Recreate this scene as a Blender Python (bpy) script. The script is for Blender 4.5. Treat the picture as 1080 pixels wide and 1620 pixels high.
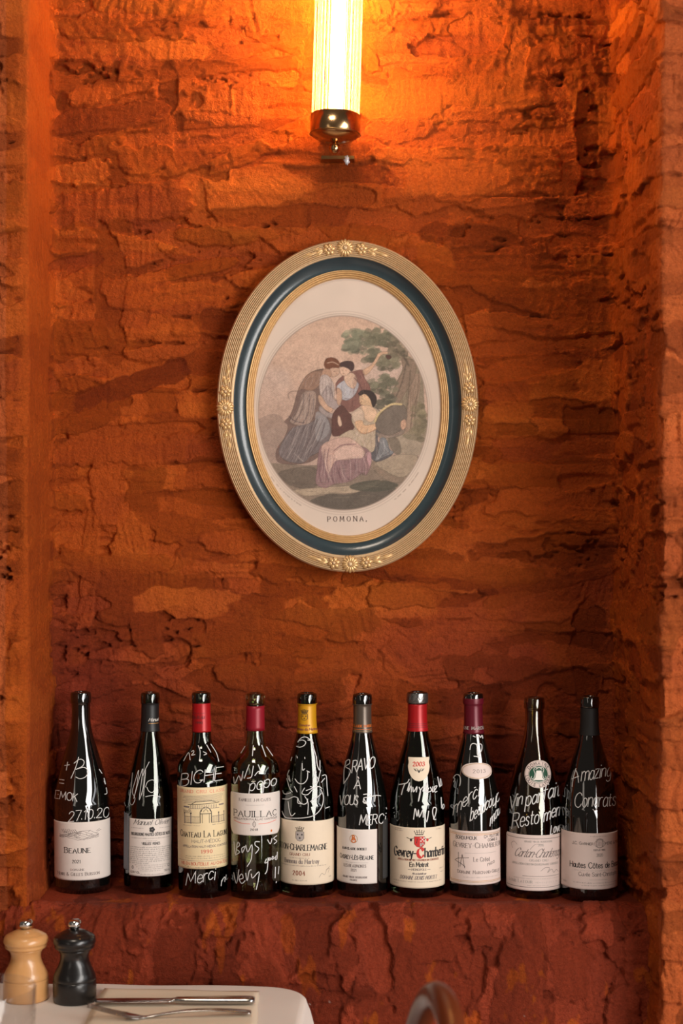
import bpy, bmesh, math, random
import numpy as np
from mathutils import Vector, Matrix
PI = math.pi
for o in list(bpy.data.objects): bpy.data.objects.remove(o)
C = bpy.context.scene.collection
scene = bpy.context.scene
# ------------------------------------------------------------ camera
F = 2480.0; HX = 540.0; HY = 845.0; ZC = 1.365; DW = 2.40      # focal length in px, horizon row, camera height, distance to back wall
cd = bpy.data.cameras.new('camera'); cam = bpy.data.objects.new('camera', cd); C.objects.link(cam)
cam.location = (0, -DW, ZC); cam.rotation_euler = (PI/2, 0, 0)
cd.sensor_fit = 'VERTICAL'; cd.sensor_height = 36.0; cd.lens = 36.0*F/1620.0
cd.shift_y = 35.0/1620.0
cd.clip_start = 0.05
cd.dof.use_dof = True; cd.dof.focus_distance = 2.33; cd.dof.aperture_fstop = 4.0
scene.camera = cam
# ------------------------------------------------------------ world, light, exposure
w = bpy.data.worlds.new('room'); scene.world = w; w.use_nodes = True
bgn = w.node_tree.nodes['Background']; bgn.inputs[0].default_value = (0.62, 0.50, 0.42, 1); bgn.inputs[1].default_value = 0.13
scene.view_settings.view_transform = 'Standard'; scene.view_settings.look = 'None'
scene.view_settings.gamma = 1.0; scene.view_settings.use_curve_mapping = False
scene.view_settings.exposure = 0.0
def area(name, loc, target, sx, sy, energy, col):
    l = bpy.data.lights.new(name, 'AREA'); l.shape = 'RECTANGLE'; l.size = sx; l.size_y = sy
    l.energy = energy; l.color = col
    o = bpy.data.objects.new(name, l); C.objects.link(o); o.location = loc
    o.rotation_euler = (Vector(target)-Vector(loc)).to_track_quat('-Z', 'Z').to_euler()
    return o
# the restaurant's tall windows, right of and behind the camera (two leaves) and a far one on the left
area('window_daylight', (1.95, -2.70, 1.60), (0.05, 0, 1.25), 1.15, 2.7, 116, (1.0, 0.95, 0.90))
area('window_daylight', (2.95, -1.75, 1.45), (0.05, 0, 1.45), 0.30, 2.6, 7, (0.95, 0.95, 0.97))
area('window_daylight', (-1.9, -3.6, 1.7), (0.0, 0, 1.3), 0.5, 1.8, 4, (1.0, 0.88, 0.75))
area('table_fill_light', (-0.35, -1.35, 2.95), (-0.35, -1.1, 0.75), 0.5, 0.5, 15, (1.0, 0.84, 0.68))  # added soft overhead fill that brightens the tablecloth, no known lamp

# ------------------------------------------------------------ helpers
def P(x, y, D):            # photo pixel at distance D -> world point
    return Vector(((x-HX)/F*D, D-DW, ZC-(y-HY)/F*D))
def lin(c):
    return tuple((v/12.92 if v <= 0.04045 else ((v+0.055)/1.055)**2.4) for v in c)
def rgb(r, g, b): return lin((r/255, g/255, b/255))
def tag(o, label=None, cat=None, group=None, kind=None):
    if label: o['label'] = label
    if cat: o['category'] = cat
    if group: o['group'] = group
    if kind: o['kind'] = kind
    return o
def empty(name, loc=(0,0,0), rot=(0,0,0)):
    o = bpy.data.objects.new(name, None); C.objects.link(o); o.location = loc; o.rotation_euler = rot
    o.empty_display_size = 0.05
    return o
def smooth(me): me.polygons.foreach_set('use_smooth', [True]*len(me.polygons))
def mk(name, verts, faces, mats, parent=None, sm=True, fm=None):
    me = bpy.data.meshes.new(name); me.from_pydata([tuple(v) for v in verts], [], faces)
    for m in (mats if isinstance(mats, (list, tuple)) else [mats]): me.materials.append(m)
    if fm is not None: me.polygons.foreach_set('material_index', fm)
    if sm: smooth(me)
    me.update()
    o = bpy.data.objects.new(name, me); C.objects.link(o)
    if parent: o.parent = parent
    return o
def grid_mesh(name, X, mat, parent=None, cols=None, attr='Col'):
    """X: (rows, cols, 3) array"""
    n, m = X.shape[:2]
    me = bpy.data.meshes.new(name); me.vertices.add(n*m)
    me.vertices.foreach_set('co', X.reshape(-1).astype(np.float32))
    i = np.arange((n-1)*m).reshape(n-1, m)[:, :-1]
    q = np.stack([i, i+1, i+m+1, i+m], -1).reshape(-1, 4)
    me.loops.add(q.size); me.polygons.add(len(q))
    me.loops.foreach_set('vertex_index', q.reshape(-1).astype(np.int32))
    me.polygons.foreach_set('loop_start', np.arange(0, q.size, 4, dtype=np.int32))
    me.polygons.foreach_set('loop_total', np.full(len(q), 4, dtype=np.int32))
    me.polygons.foreach_set('use_smooth', np.ones(len(q), dtype=bool))
    me.update(calc_edges=True)
    if cols is not None:
        a = me.color_attributes.new(attr, 'FLOAT_COLOR', 'POINT')
        c = np.ones((n*m, 4), np.float32); c[:, :cols.shape[-1]] = cols.reshape(n*m, -1)
        a.data.foreach_set('color', c.reshape(-1))
    me.materials.append(mat)
    o = bpy.data.objects.new(name, me); C.objects.link(o)
    if parent: o.parent = parent
    return o
def lathe(name, prof, mat, parent=None, n=48, sm=True, loc=None):
    """prof: list of (r, z)"""
    V = []; Fc = []
    for r, z in prof:
        for k in range(n):
            a = 2*PI*k/n; V.append((r*math.cos(a), r*math.sin(a), z))
    for i in range(len(prof)-1):
        for k in range(n):
            k2 = (k+1) % n
            Fc.append((i*n+k, i*n+k2, (i+1)*n+k2, (i+1)*n+k))
    if prof[0][0] > 1e-5: Fc.append(tuple(range(n))[::-1])
    if prof[-1][0] > 1e-5: Fc.append(tuple((len(prof)-1)*n+k for k in range(n)))
    o = mk(name, V, Fc, mat, parent, sm)
    bm = bmesh.new(); bm.from_mesh(o.data); bmesh.ops.remove_doubles(bm, verts=bm.verts, dist=1e-7)
    bmesh.ops.recalc_face_normals(bm, faces=bm.faces)
    bm.to_mesh(o.data); bm.free(); smooth(o.data)
    if loc is not None: o.location = loc
    return o
def tube(name, pts, rad, mat, parent=None, n=12, flat=1.0, closed=False):
    """swept tube through pts with radius (number or list)"""
    pts = [Vector(p) for p in pts]; N = len(pts)
    rr = rad if isinstance(rad, (list, tuple)) else [rad]*N
    V = []; Fc = []; up = None
    for i, p in enumerate(pts):
        a = pts[(i-1) % N] if (i or closed) else p; b = pts[(i+1) % N] if (i < N-1 or closed) else p
        t = (b-a).normalized()
        if up is None:
            up = Vector((0,0,1)) if abs(t.z) < 0.9 else Vector((1,0,0))
        s = t.cross(up).normalized(); up = s.cross(t).normalized()
        for k in range(n):
            an = 2*PI*k/n; V.append(p+(s*math.cos(an)+up*math.sin(an)*flat)*rr[i])
    M = N if closed else N-1
    for i in range(M):
        j = (i+1) % N
        for k in range(n):
            k2 = (k+1) % n; Fc.append((i*n+k, j*n+k, j*n+k2, i*n+k2))
    if not closed:
        Fc.append(tuple(range(n))); Fc.append(tuple((N-1)*n+k for k in range(n))[::-1])
    return mk(name, V, Fc, mat, parent)
def catmull(pts, sub=5, closed=False):
    if len(pts) < 3: return [tuple(p) for p in pts]
    P_ = [np.array(p, float) for p in pts]; out = []; n = len(P_)
    rng = range(n) if closed else range(n-1)
    for i in rng:
        p0 = P_[(i-1) % n] if (closed or i > 0) else P_[0]; p1 = P_[i]; p2 = P_[(i+1) % n]
        p3 = P_[(i+2) % n] if (closed or i+2 < n) else P_[-1]
        for s in range(sub):
            t = s/sub
            out.append(tuple(0.5*((2*p1)+(-p0+p2)*t+(2*p0-5*p1+4*p2-p3)*t*t+(-p0+3*p1-3*p2+p3)*t**3)))
    if not closed: out.append(tuple(P_[-1]))
    return out

# ------------------------------------------------------------ materials
def mat(name, col, rough=0.5, metal=0.0, spec=0.5, var=0.0, vscale=60, bump=0.0, bscale=400, coat=0.0, trans=0.0, ior=1.5, emit=None, estr=0.0, bdist=0.001):
    m = bpy.data.materials.new(name); m.use_nodes = True; nt = m.node_tree; b = nt.nodes['Principled BSDF']
    b.inputs['Base Color'].default_value = (*col, 1); b.inputs['Roughness'].default_value = rough
    b.inputs['Metallic'].default_value = metal; b.inputs['Specular IOR Level'].default_value = spec
    b.inputs['Coat Weight'].default_value = coat; b.inputs['Coat Roughness'].default_value = 0.05
    b.inputs['Transmission Weight'].default_value = trans; b.inputs['IOR'].default_value = ior
    if emit: b.inputs['Emission Color'].default_value = (*emit, 1); b.inputs['Emission Strength'].default_value = estr
    tc = nt.nodes.new('ShaderNodeTexCoord')
    if var:
        n = nt.nodes.new('ShaderNodeTexNoise'); n.inputs['Scale'].default_value = vscale; n.inputs['Detail'].default_value = 4
        nt.links.new(tc.outputs['Object'], n.inputs['Vector'])
        r = nt.nodes.new('ShaderNodeMapRange'); r.inputs[3].default_value = 1-var; r.inputs[4].default_value = 1+var
        nt.links.new(n.outputs[0], r.inputs[0])
        x = nt.nodes.new('ShaderNodeVectorMath'); x.operation = 'SCALE'; x.inputs[0].default_value = col
        nt.links.new(r.outputs[0], x.inputs['Scale']); nt.links.new(x.outputs[0], b.inputs['Base Color'])
    if bump:
        n = nt.nodes.new('ShaderNodeTexNoise'); n.inputs['Scale'].default_value = bscale; n.inputs['Detail'].default_value = 3
        nt.links.new(tc.outputs['Object'], n.inputs['Vector'])
        bp = nt.nodes.new('ShaderNodeBump'); bp.inputs['Strength'].default_value = bump; bp.inputs['Distance'].default_value = bdist
        nt.links.new(n.outputs[0], bp.inputs['Height']); nt.links.new(bp.outputs[0], b.inputs['Normal'])
    return m
def thin_glass(name, tint, gloss=0.04, transl=0.0, rough=0.02):
    m = bpy.data.materials.new(name); m.use_nodes = True; nt = m.node_tree; nt.nodes.clear()
    out = nt.nodes.new('ShaderNodeOutputMaterial'); tr = nt.nodes.new('ShaderNodeBsdfTransparent'); tr.inputs[0].default_value = (*tint, 1)
    gl = nt.nodes.new('ShaderNodeBsdfGlossy'); gl.inputs['Roughness'].default_value = rough
    lw = nt.nodes.new('ShaderNodeLayerWeight'); lw.inputs[0].default_value = 0.5
    pw = nt.nodes.new('ShaderNodeMath'); pw.operation = 'POWER'; pw.inputs[1].default_value = 4.0; nt.links.new(lw.outputs['Facing'], pw.inputs[0])
    fr = nt.nodes.new('ShaderNodeMath'); fr.operation = 'MULTIPLY_ADD'; fr.inputs[1].default_value = 0.75; fr.inputs[2].default_value = gloss; nt.links.new(pw.outputs[0], fr.inputs[0])
    mx = nt.nodes.new('ShaderNodeMixShader'); nt.links.new(fr.outputs[0], mx.inputs[0])
    base = tr.outputs[0]
    if transl:
        tl = nt.nodes.new('ShaderNodeBsdfTranslucent'); tl.inputs[0].default_value = (*tint, 1)
        m2 = nt.nodes.new('ShaderNodeMixShader'); m2.inputs[0].default_value = transl
        nt.links.new(base, m2.inputs[1]); nt.links.new(tl.outputs[0], m2.inputs[2]); base = m2.outputs[0]
    nt.links.new(base, mx.inputs[1]); nt.links.new(gl.outputs[0], mx.inputs[2]); nt.links.new(mx.outputs[0], out.inputs[0])
    return m
def wall_material():
    m = bpy.data.materials.new('red_ochre_plaster'); m.use_nodes = True; nt = m.node_tree; b = nt.nodes['Principled BSDF']
    at = nt.nodes.new('ShaderNodeAttribute'); at.attribute_name = 'Col'
    tc = nt.nodes.new('ShaderNodeTexCoord')
    def noise(s, d, r=0.6):
        n = nt.nodes.new('ShaderNodeTexNoise'); n.inputs['Scale'].default_value = s; n.inputs['Detail'].default_value = d
        n.inputs['Roughness'].default_value = r
        nt.links.new(tc.outputs['Object'], n.inputs['Vector']); return n
    n1 = noise(240, 8, 0.85); r1 = nt.nodes.new('ShaderNodeMapRange'); r1.inputs[1].default_value = .3; r1.inputs[2].default_value = .7
    r1.inputs[3].default_value = 0.60; r1.inputs[4].default_value = 1.36
    nt.links.new(n1.outputs[0], r1.inputs[0])
    sc = nt.nodes.new('ShaderNodeVectorMath'); sc.operation = 'SCALE'
    nt.links.new(at.outputs['Color'], sc.inputs[0]); nt.links.new(r1.outputs[0], sc.inputs['Scale'])
    nt.links.new(sc.outputs[0], b.inputs['Base Color'])
    b.inputs['Roughness'].default_value = 0.62; b.inputs['Specular IOR Level'].default_value = 0.13
    n2 = noise(620, 6, 0.75); n3 = noise(230, 4, 0.7)
    gm = nt.nodes.new('ShaderNodeMath'); gm.operation = 'MULTIPLY'; nt.links.new(at.outputs['Alpha'], gm.inputs[0]); nt.links.new(n2.outputs[0], gm.inputs[1])
    ad = nt.nodes.new('ShaderNodeMath'); ad.operation = 'MULTIPLY_ADD'; ad.inputs[1].default_value = 0.7
    nt.links.new(n3.outputs[0], ad.inputs[0]); nt.links.new(gm.outputs[0], ad.inputs[2])
    bp = nt.nodes.new('ShaderNodeBump'); bp.inputs['Strength'].default_value = 0.9; bp.inputs['Distance'].default_value = 0.0062
    nt.links.new(ad.outputs[0], bp.inputs['Height']); nt.links.new(bp.outputs[0], b.inputs['Normal'])
    return m
M = {}
M['wall'] = wall_material()
M['floor'] = mat('floor_tile', rgb(120, 90, 70), 0.5, var=0.2, vscale=8)
# ------------------------------------------------------------ plaster relief (numpy height fields)
RS = np.random.RandomState(11)
_L = [RS.rand(257, 257).astype(np.float32) for _ in range(8)]
def vn(U, V, su, sv, k=0, off=0.0):
    """smooth value noise in -1..1, feature size su x sv (m)"""
    a = U/su+37.3*k+off+500; b = V/sv+17.7*k+off+500
    i = np.floor(a).astype(np.int64); j = np.floor(b).astype(np.int64); fa = a-i; fb = b-j
    fa = fa*fa*(3-2*fa); fb = fb*fb*(3-2*fb)
    L = _L[k % 8]; i0 = i % 256; i1 = (i+1) % 256; j0 = j % 256; j1 = (j+1) % 256
    return ((L[i0, j0]*(1-fa)+L[i1, j0]*fa)*(1-fb)+(L[i0, j1]*(1-fa)+L[i1, j1]*fa)*fb)*2-1
def fbm(U, V, s, k=0, oct=4, gain=0.55, asp=1.0):
    t = 0; g = 1.0; n = 0
    for o in range(oct):
        t = t+g*vn(U, V, s*asp, s, k+o, o*7.1); n += g; g *= gain; s *= 0.5
    return t/n
def sstep(x, a, b):
    t = np.clip((x-a)/(b-a), 0, 1); return t*t*(3-2*t)
def relief(u, v, seed, npatch, vertical=0.0, course=1.0, smoothband=None, amp=1.0, area_u=None, area_v=None, pits=1.0):
    """u: 1D across, v: 1D up.  returns height (m) and tone, grain fields of shape (len(v), len(u))"""
    U, V = np.meshgrid(u, v); rs = np.random.RandomState(seed)
    low = 0.0030*fbm(U, V, 0.16, seed, 3)
    wv = V+0.011*fbm(U, V, 0.14, seed+1, 3, asp=1.5); wu = U+0.012*fbm(U, V, 0.09, seed+2, 3)
    # brick courses showing through, 72 mm pitch, each brick its own height
    ci = np.floor(wv/0.072); uo = wu+0.11*(ci % 2)+0.02*np.sin(ci*5.1)
    bi = np.floor(uo/0.225)
    hb = (np.sin(ci*12.99+bi*78.2+seed)*43758.5); hb = hb-np.floor(hb)
    fv = wv/0.072-ci; fu = uo/0.225-bi
    edge = np.minimum(np.minimum(fv, 1-fv)*0.072, np.minimum(fu, 1-fu)*0.225)
    jn = vn(U, V, 0.05, 0.02, seed+3)
    joint = 1-sstep(edge+0.004*jn, 0.004, 0.013)
    H = low+course*(0.0016*(hb-0.4)*sstep(edge+0.003*jn, 0.002, 0.009)-0.0050*joint*(0.5+0.5*vn(U, V, 0.17, 0.09, seed+4)))
    # thick slapped on bands, one per 72 mm, with ragged sharp lips and combed faces
    rag = fbm(U, V, 0.030, seed+5, 5, gain=0.62, asp=2.2)
    t = np.cos(2*PI*wv/0.0725)+1.25*vn(U, V, 0.13, 0.09, seed+3)+1.0*rag
    bandm = sstep(t, 0.16, 0.24)*course
    t2 = fbm(U, V, 0.060, seed+6, 5, gain=0.6, asp=3.0); blot = sstep(t2, 0.20, 0.245)
    if course > 0: H = H+0.0048*bandm*(0.75+0.5*vn(U, V, 0.08, 0.03, seed))+0.0016*blot
    else:
        tv = np.cos(2*PI*wu/0.085)+1.0*vn(U, V, 0.06, 0.14, seed+3)+1.0*fbm(U, V, 0.05, seed+5, 5, gain=0.62, asp=0.5)
        bandm = sstep(tv, 0.3, 0.37); H = H+0.0042*bandm+0.0022*blot
    comb = vn(U+0.10*V+0.004*rag, V, 0.0050, 0.05, seed+2)+0.6*vn(U-0.06*V, V, 0.0026, 0.03, seed+6)
    H = H+0.00055*comb*bandm*sstep(vn(U, V, 0.09, 0.05, seed+7), -0.3, 0.2)
    tone = 0.35*fbm(U, V, 0.22, seed+1, 3)+0.25*(hb-0.5)*course+0.42*(bandm-0.5)*(0.6+0.8*vn(U, V, 0.11, 0.06, seed+4))+0.30*(blot-.5)
    grain = 0.75+0.35*fbm(U, V, 0.07, seed+2, 3)-0.45*bandm
    cover = np.zeros(U.shape)
    w1 = vn(U, V, 0.030, 0.030, seed+5); w2 = vn(U, V, 0.010, 0.010, seed+6); w3 = vn(U, V, 0.004, 0.004, seed+7)
    au = area_u or (u[0], u[-1]); av = area_v or (v[0], v[-1])
    for i in range(npatch):
        cu = rs.uniform(*au); cv = rs.uniform(*av)
        a = rs.uniform(0.030, 0.135); bb = rs.uniform(0.010, 0.030)
        if rs.rand() < vertical: a, bb = bb*1.3, a*0.9
        R = max(a, bb)*1.5
        i0, i1 = np.searchsorted(u, (cu-R, cu+R)); j0, j1 = np.searchsorted(v, (cv-R, cv+R))
        if i1-i0 < 3 or j1-j0 < 3: continue
        s = (slice(j0, j1), slice(i0, i1)); uu = U[s]-cu; vv = V[s]-cv
        ang = rs.normal(0, 0.16); ca, sa = math.cos(ang), math.sin(ang)
        p = uu*ca+vv*sa; q = -uu*sa+vv*ca
        d = (np.abs(p/a)**3+np.abs(q/bb)**3)**(1/3)+0.26*w1[s]+0.13*w2[s]+0.03*w3[s]
        soft = rs.uniform(0.05, 0.14); mk_ = sstep(1-d, 0, soft)
        th = rs.uniform(0.0010, 0.0034)*(1 if rs.rand() < 0.72 else -0.9)
        gd = rs.uniform(0, 2*PI); ramp = (np.cos(gd)*p/a+np.sin(gd)*q/bb)*0.45
        sang = rs.choice([0, 0, 0.25, -0.35, PI/2, 0.7]); sp = rs.uniform(0.0035, 0.008)
        st = vn(uu*math.cos(sang)+vv*math.sin(sang), (-uu*math.sin(sang)+vv*math.cos(sang)), sp, 0.06, i)
        new = low[s]+0.38*(H[s]-low[s])+th*(1+ramp)+0.0008*st*rs.uniform(0.2, 1.6)
        H[s] = H[s]*(1-mk_)+new*mk_
        # dark ragged lip along one side of the slab
        H[s] -= 0.0004*sstep(1-np.abs(d-1.04)/0.07, 0, 1)*(q < 0)*(th > 0)
        tn = rs.normal(0, 0.28); tone[s] = tone[s]*(1-mk_)+(0.65*tone[s]+tn*0.8+0.12*np.sign(th))*mk_
        cover[s] = cover[s]*(1-mk_)+mk_*(1 if th > 0 else 0)
        grain[s] = grain[s]*(1-mk_)+rs.choice([0.1, 0.25, 0.9, 0.6])*mk_
    H = H+0.00062*fbm(U, V, 0.010, seed+2, 4, gain=0.85)+0.00035*grain*vn(U, V, 0.0035, 0.0035, seed+4)
    H += 0.0005*vn(U+0.002*w1, V, 0.006, 0.05, seed+7)*sstep(vn(U, V, 0.08, 0.05, seed+1), 0.0, 0.3)
    # pits and torn crumbs, clustered along joints
    cl = sstep(fbm(U, V, 0.12, seed+4, 2, asp=2.2), 0.20, 0.46)
    pit = sstep(fbm(U, V, 0.013, seed+5, 3, gain=0.6, asp=1.8), 0.16, 0.34)*cl
    pt = sstep(vn(U, V, 0.009, 0.006, seed+2), 0.78, 0.95)
    pit = pit*(1-0.8*cover)*(1-0.6*bandm)
    H = H-pits*(0.0062*pit+0.0016*pt)
    if smoothband is not None:
        k = smoothband(U, V); H = H*(1-k)+k*(0.35*low+0.0006*vn(U, V, 0.003, 0.06, seed+1)); tone = tone*(1-0.8*k)+0.10*k; grain = grain*(1-k)+0.35*k
    return H*amp, tone, grain, U, V, pit
def pigment(tone, grain, U, V, red, seed, chips=0.0, pale=None):
    """paint colour: red ochre brushed over with lighter orange, redder and darker low on the wall"""
    t = np.clip(0.5+0.5*tone, 0, 1)[..., None]
    dark = np.array(rgb(136, 52, 20)); mid = np.array(rgb(176, 78, 23)); lite = np.array(rgb(202, 101, 33))
    c = np.where(t < 0.5, dark+(mid-dark)*t*2, mid+(lite-mid)*(t-0.5)*2)
    r = red[..., None]; rd = np.array(rgb(138, 54, 33))*(0.70+0.7*t)
    c = c*(1-r)+rd*r
    if pale is not None: q = pale[..., None]*0.38; c = c*(1-q)+np.array(rgb(196, 104, 62))*(0.75+0.5*t)*q
    c = c*0.86
    col = np.concatenate([c, np.clip(grain, 0.05, 1)[..., None]], -1)
    if chips:
        k = sstep(vn(U, V, 0.0045, 0.0055, seed), 0.90, 0.97)*sstep(vn(U, V, 0.05, 0.04, seed+3), 0.45, 0.8)*chips
        col[..., :3] = col[..., :3]*(1-k[..., None])+np.array(rgb(225, 205, 190))*k[..., None]
    return col
def nonuni(segs):
    out = [segs[0][0]]
    for a, b, d in segs:
        n = max(1, int(round((b-a)/d))); out += list(np.linspace(a, b, n+1)[1:])
    return np.array(out)
# plan of the niche: left pier, left reveal, back wall, right reveal, right pier
plan = [(-1.3, -0.205), (-0.437, -0.205), (-0.439, 0.0), (0.414, 0.0), (0.430, -0.300), (1.3, -0.300)]
fil = [0, 0.012, 0.012, 0.010, 0.005, 0]
pts = []
for i, p in enumerate(plan):
    p = np.array(p)
    if fil[i] == 0: pts.append(p); continue
    a = np.array(plan[i-1]); b = np.array(plan[i+1]); da = (a-p)/np.linalg.norm(a-p); db = (b-p)/np.linalg.norm(b-p)
    r = fil[i]; A = p+da*r; B = p+db*r
    for t in np.linspace(0, 1, 9): pts.append((1-t)**2*A+2*t*(1-t)*p+t*t*B)
pts = np.array(pts); seg = np.linalg.norm(np.diff(pts, axis=0), axis=1); sl = np.concatenate([[0], np.cumsum(seg)])
def s_at(px, py):       # arc length of the plan point nearest
    return sl[np.argmin(np.hypot(pts[:, 0]-px, pts[:, 1]-py))]
sA = s_at(-0.437, -0.205); sB = s_at(-0.439, 0); sC = s_at(0.414, 0); sD = s_at(0.430, -0.3)
ucols = nonuni([(0, sA-0.09, 0.008), (sA-0.09, sB-0.02, 0.0017), (sB-0.02, sC, 0.00165), (sC, sD+0.06, 0.0018), (sD+0.06, sl[-1], 0.008)])
zrows = nonuni([(0.0, 0.62, 0.03), (0.62, 0.83, 0.0024), (0.83, 2.20, 0.00165), (2.20, 2.62, 0.006)])
band = lambda U, V: 0.78*sstep(U, sA-0.016+0.006*vn(U, V, .05, .04, 1), sA-0.004)*(1-sstep(U, sB-0.035, sB-0.022))*sstep(V, 0.8, 0.9)
H, tone, grain, U, V, pit = relief(ucols, zrows, 3, 950, vertical=0.12, smoothband=band, amp=1.3, area_v=(0.6, 2.3), area_u=(sA-0.1, sD+0.1))
px_ = np.interp(ucols, sl, pts[:, 0]); py_ = np.interp(ucols, sl, pts[:, 1])
e = 0.004
tx = np.interp(ucols+e, sl, pts[:, 0])-np.interp(ucols-e, sl, pts[:, 0]); ty = np.interp(ucols+e, sl, pts[:, 1])-np.interp(ucols-e, sl, pts[:, 1])
ln = np.hypot(tx, ty); nx = ty/ln; ny = -tx/ln
H = H*(1+0.6*sstep(U, sD-0.01, sD+0.004)+0.5*(1-sstep(U, sA-0.03, sA-0.016)))-0.002
lowz = sstep(V, 0.80, 0.95); onback = ((U > sB-0.01) & (U < sC+0.01)).astype(float)
G = np.stack([px_[None]+nx[None]*H, py_[None]+ny[None]*H, V+0.0*H], -1)
red = np.clip(sstep(1.36-V+0.22*fbm(U, V, 0.2, 5, 3), 0.0, 0.34)*1.0*onback+0.42*(1-onback)*sstep(1.25-V, 0, 0.3)*(U > sA)*(1-(U > sC)), 0, 1)
red = red*(0.70+0.30*sstep(fbm(U, V, 0.13, 9, 4), -0.2, 0.05))
pale = ((U > sD-0.02)|(U < sA-0.03)).astype(float)  # cool window light on the pier fronts, mixed into their colour
colr = pigment(tone, grain, U, V, red, 5, chips=0.0, pale=pale)
iB = int(np.searchsorted(ucols, sB)); iC = int(np.searchsorted(ucols, sC))
for nm, a, b in (('wall_left', 0, iB+1), ('wall_back', iB, iC+1), ('wall_right', iC, len(ucols))):
    o = grid_mesh(nm, G[:, a:b], M['wall'], None, colr[:, a:b]); tag(o, kind='structure')
tag(bpy.data.objects['wall_left'], 'orange plastered pier left of the niche, rough with a smooth vertical arris')
tag(bpy.data.objects['wall_back'], 'orange red plastered back wall of the niche with brick courses showing through')
tag(bpy.data.objects['wall_right'], 'orange plastered pier right of the niche with its shaded reveal')
# the ledge and the parapet below it
ZL = ZC-0.525
prof = [(0.02, ZL), (-0.195, ZL), (-0.222, ZL-0.022), (-0.226, ZL-0.3), (-0.226, 0.0)]
pr = []
for i, p in enumerate(prof):
    p = np.array(p)
    if i in (1, 2):
        a = np.array(prof[i-1]); b = np.array(prof[i+1]); da = (a-p)/np.linalg.norm(a-p); db = (b-p)/np.linalg.norm(b-p); r = 0.012
        for t in np.linspace(0, 1, 7): pr.append((1-t)**2*(p+da*r)+2*t*(1-t)*p+t*t*(p+db*r))
    else: pr.append(p)
pr = np.array(pr); ps = np.concatenate([[0], np.cumsum(np.linalg.norm(np.diff(pr, axis=0), axis=1))])
lu = nonuni([(-1.25, -0.56, 0.01), (-0.56, 0.44, 0.0018)])
lv = nonuni([(0, 0.20, 0.0022), (0.20, 0.46, 0.0018), (0.46, ps[-1], 0.02)])
H2, tone2, grain2, U2, V2, pit2 = relief(lu, lv, 23, 300, vertical=0.85, course=0.0, area_u=(-0.56, 0.44), area_v=(0.14, 0.5), pits=0.6, amp=1.6)
flat = sstep(V2, 0.165, 0.215)
H2 = H2*(0.08+0.92*flat)-0.0025*(1-flat)
H2 = np.where(V2 < 0.17, np.minimum(H2, -0.0004), H2)
yy = np.interp(lv, ps, pr[:, 0]); zz = np.interp(lv, ps, pr[:, 1])
ty = np.interp(lv+e, ps, pr[:, 0])-np.interp(lv-e, ps, pr[:, 0]); tz = np.interp(lv+e, ps, pr[:, 1])-np.interp(lv-e, ps, pr[:, 1])
ln = np.hypot(ty, tz); ny2 = tz/ln; nz2 = -ty/ln
sway = 0.004*vn(U2, V2*0, 0.2, 1, 2)*sstep(V2, 0.15, 0.2)
G2 = np.stack([U2, yy[:, None]+ny2[:, None]*(H2+sway), zz[:, None]+nz2[:, None]*(H2)], -1)
red2 = np.clip(0.95-0.75*sstep(fbm(U2, V2, 0.07, 12, 4, asp=0.4), 0.27, 0.36), 0, 1)
col2 = pigment(tone2, grain2, U2, V2, red2, 6, chips=1.0)
ob = grid_mesh('wall_front', G2, M['wall'], None, col2)
tag(ob, 'dark red plastered ledge and parapet under the row of bottles', kind='structure')
fl = mk('floor', [(-3, -4.5, 0), (3, -4.5, 0), (3, 0.05, 0), (-3, 0.05, 0)], [(0, 1, 2, 3)], M['floor'], sm=False); tag(fl, 'brown floor below the table', kind='structure')
# ------------------------------------------------------------ wall lamp
M['brass'] = mat('brushed_brass', (0.60, 0.37, 0.18), 0.20, 1.0, var=0.05)
M['brassd'] = mat('dark_brass', (0.42, 0.25, 0.10), 0.3, 1.0, var=0.05)
M['rod'] = thin_glass('clear_fluted_glass', (1.0, 0.90, 0.68), transl=0.018)
M['bulb'] = mat('warm_glowing_tube', (1, 0.9, 0.7), 0.4, emit=(1.0, 0.66, 0.29), estr=150)
M['filler'] = mat('silver_filler', (0.55, 0.55, 0.58), 0.4, 0.3, var=0.2, vscale=300)
LD = 2.325; lp = P(530, 205, LD)
lamp = empty('wall_lamp', (lp.x, lp.y, lp.z), (0, math.radians(1.7), 0))
tag(lamp, 'lit brass wall lamp with a tube of fluted glass rods above the oval picture', 'wall lamp')
k_ = LD/F; Rg = 0.0345; hz = 0.50
capz = (217-205)*-k_
# collar: bowl closed at the bottom, open on top
z0 = -0.010; z1 = 0.021
lathe('collar', [(0, z0-0.010), (0.010, z0-0.0095), (0.024, z0-0.006), (0.0335, z0-0.001), (0.0362, z0+0.001), (0.0372, z0+0.004), (0.0372, z1), (0.0360, z1+0.0006), (0.0350, z1), (0.0350, z1-0.012), (0, z1-0.012)], M['brass'], lamp, 64)
lathe('collar_rim', [(0.0372, z0+0.0018), (0.0378, z0+0.0024), (0.0378, z0+0.0034), (0.0372, z0+0.004)], M['brassd'], lamp, 64)
fin = lathe('finial', [(0.0001, -0.0365)]+[(0.0086*math.sin(a), -0.0279-0.0086*math.cos(a)) for a in np.linspace(0.15, 2.8, 14)]+[(0.0028, -0.0188)], M['brass'], lamp, 24)
for i in range(30):
    a = 2*PI*i/30
    r = lathe('glass_rod', [(0.0, 0), (0.0030, 0.0), (0.00335, 0.001), (0.00335, hz-0.001), (0.003, hz), (0, hz)], M['rod'], lamp, 10) if i == 0 else bpy.data.objects.new('glass_rod', r0.data)
    if i == 0: r0 = r
    else: C.objects.link(r); r.parent = lamp
    r.location = (Rg*0.965*math.cos(a)*0.985, Rg*0.965*math.sin(a)*0.985, z1-0.006)
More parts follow.
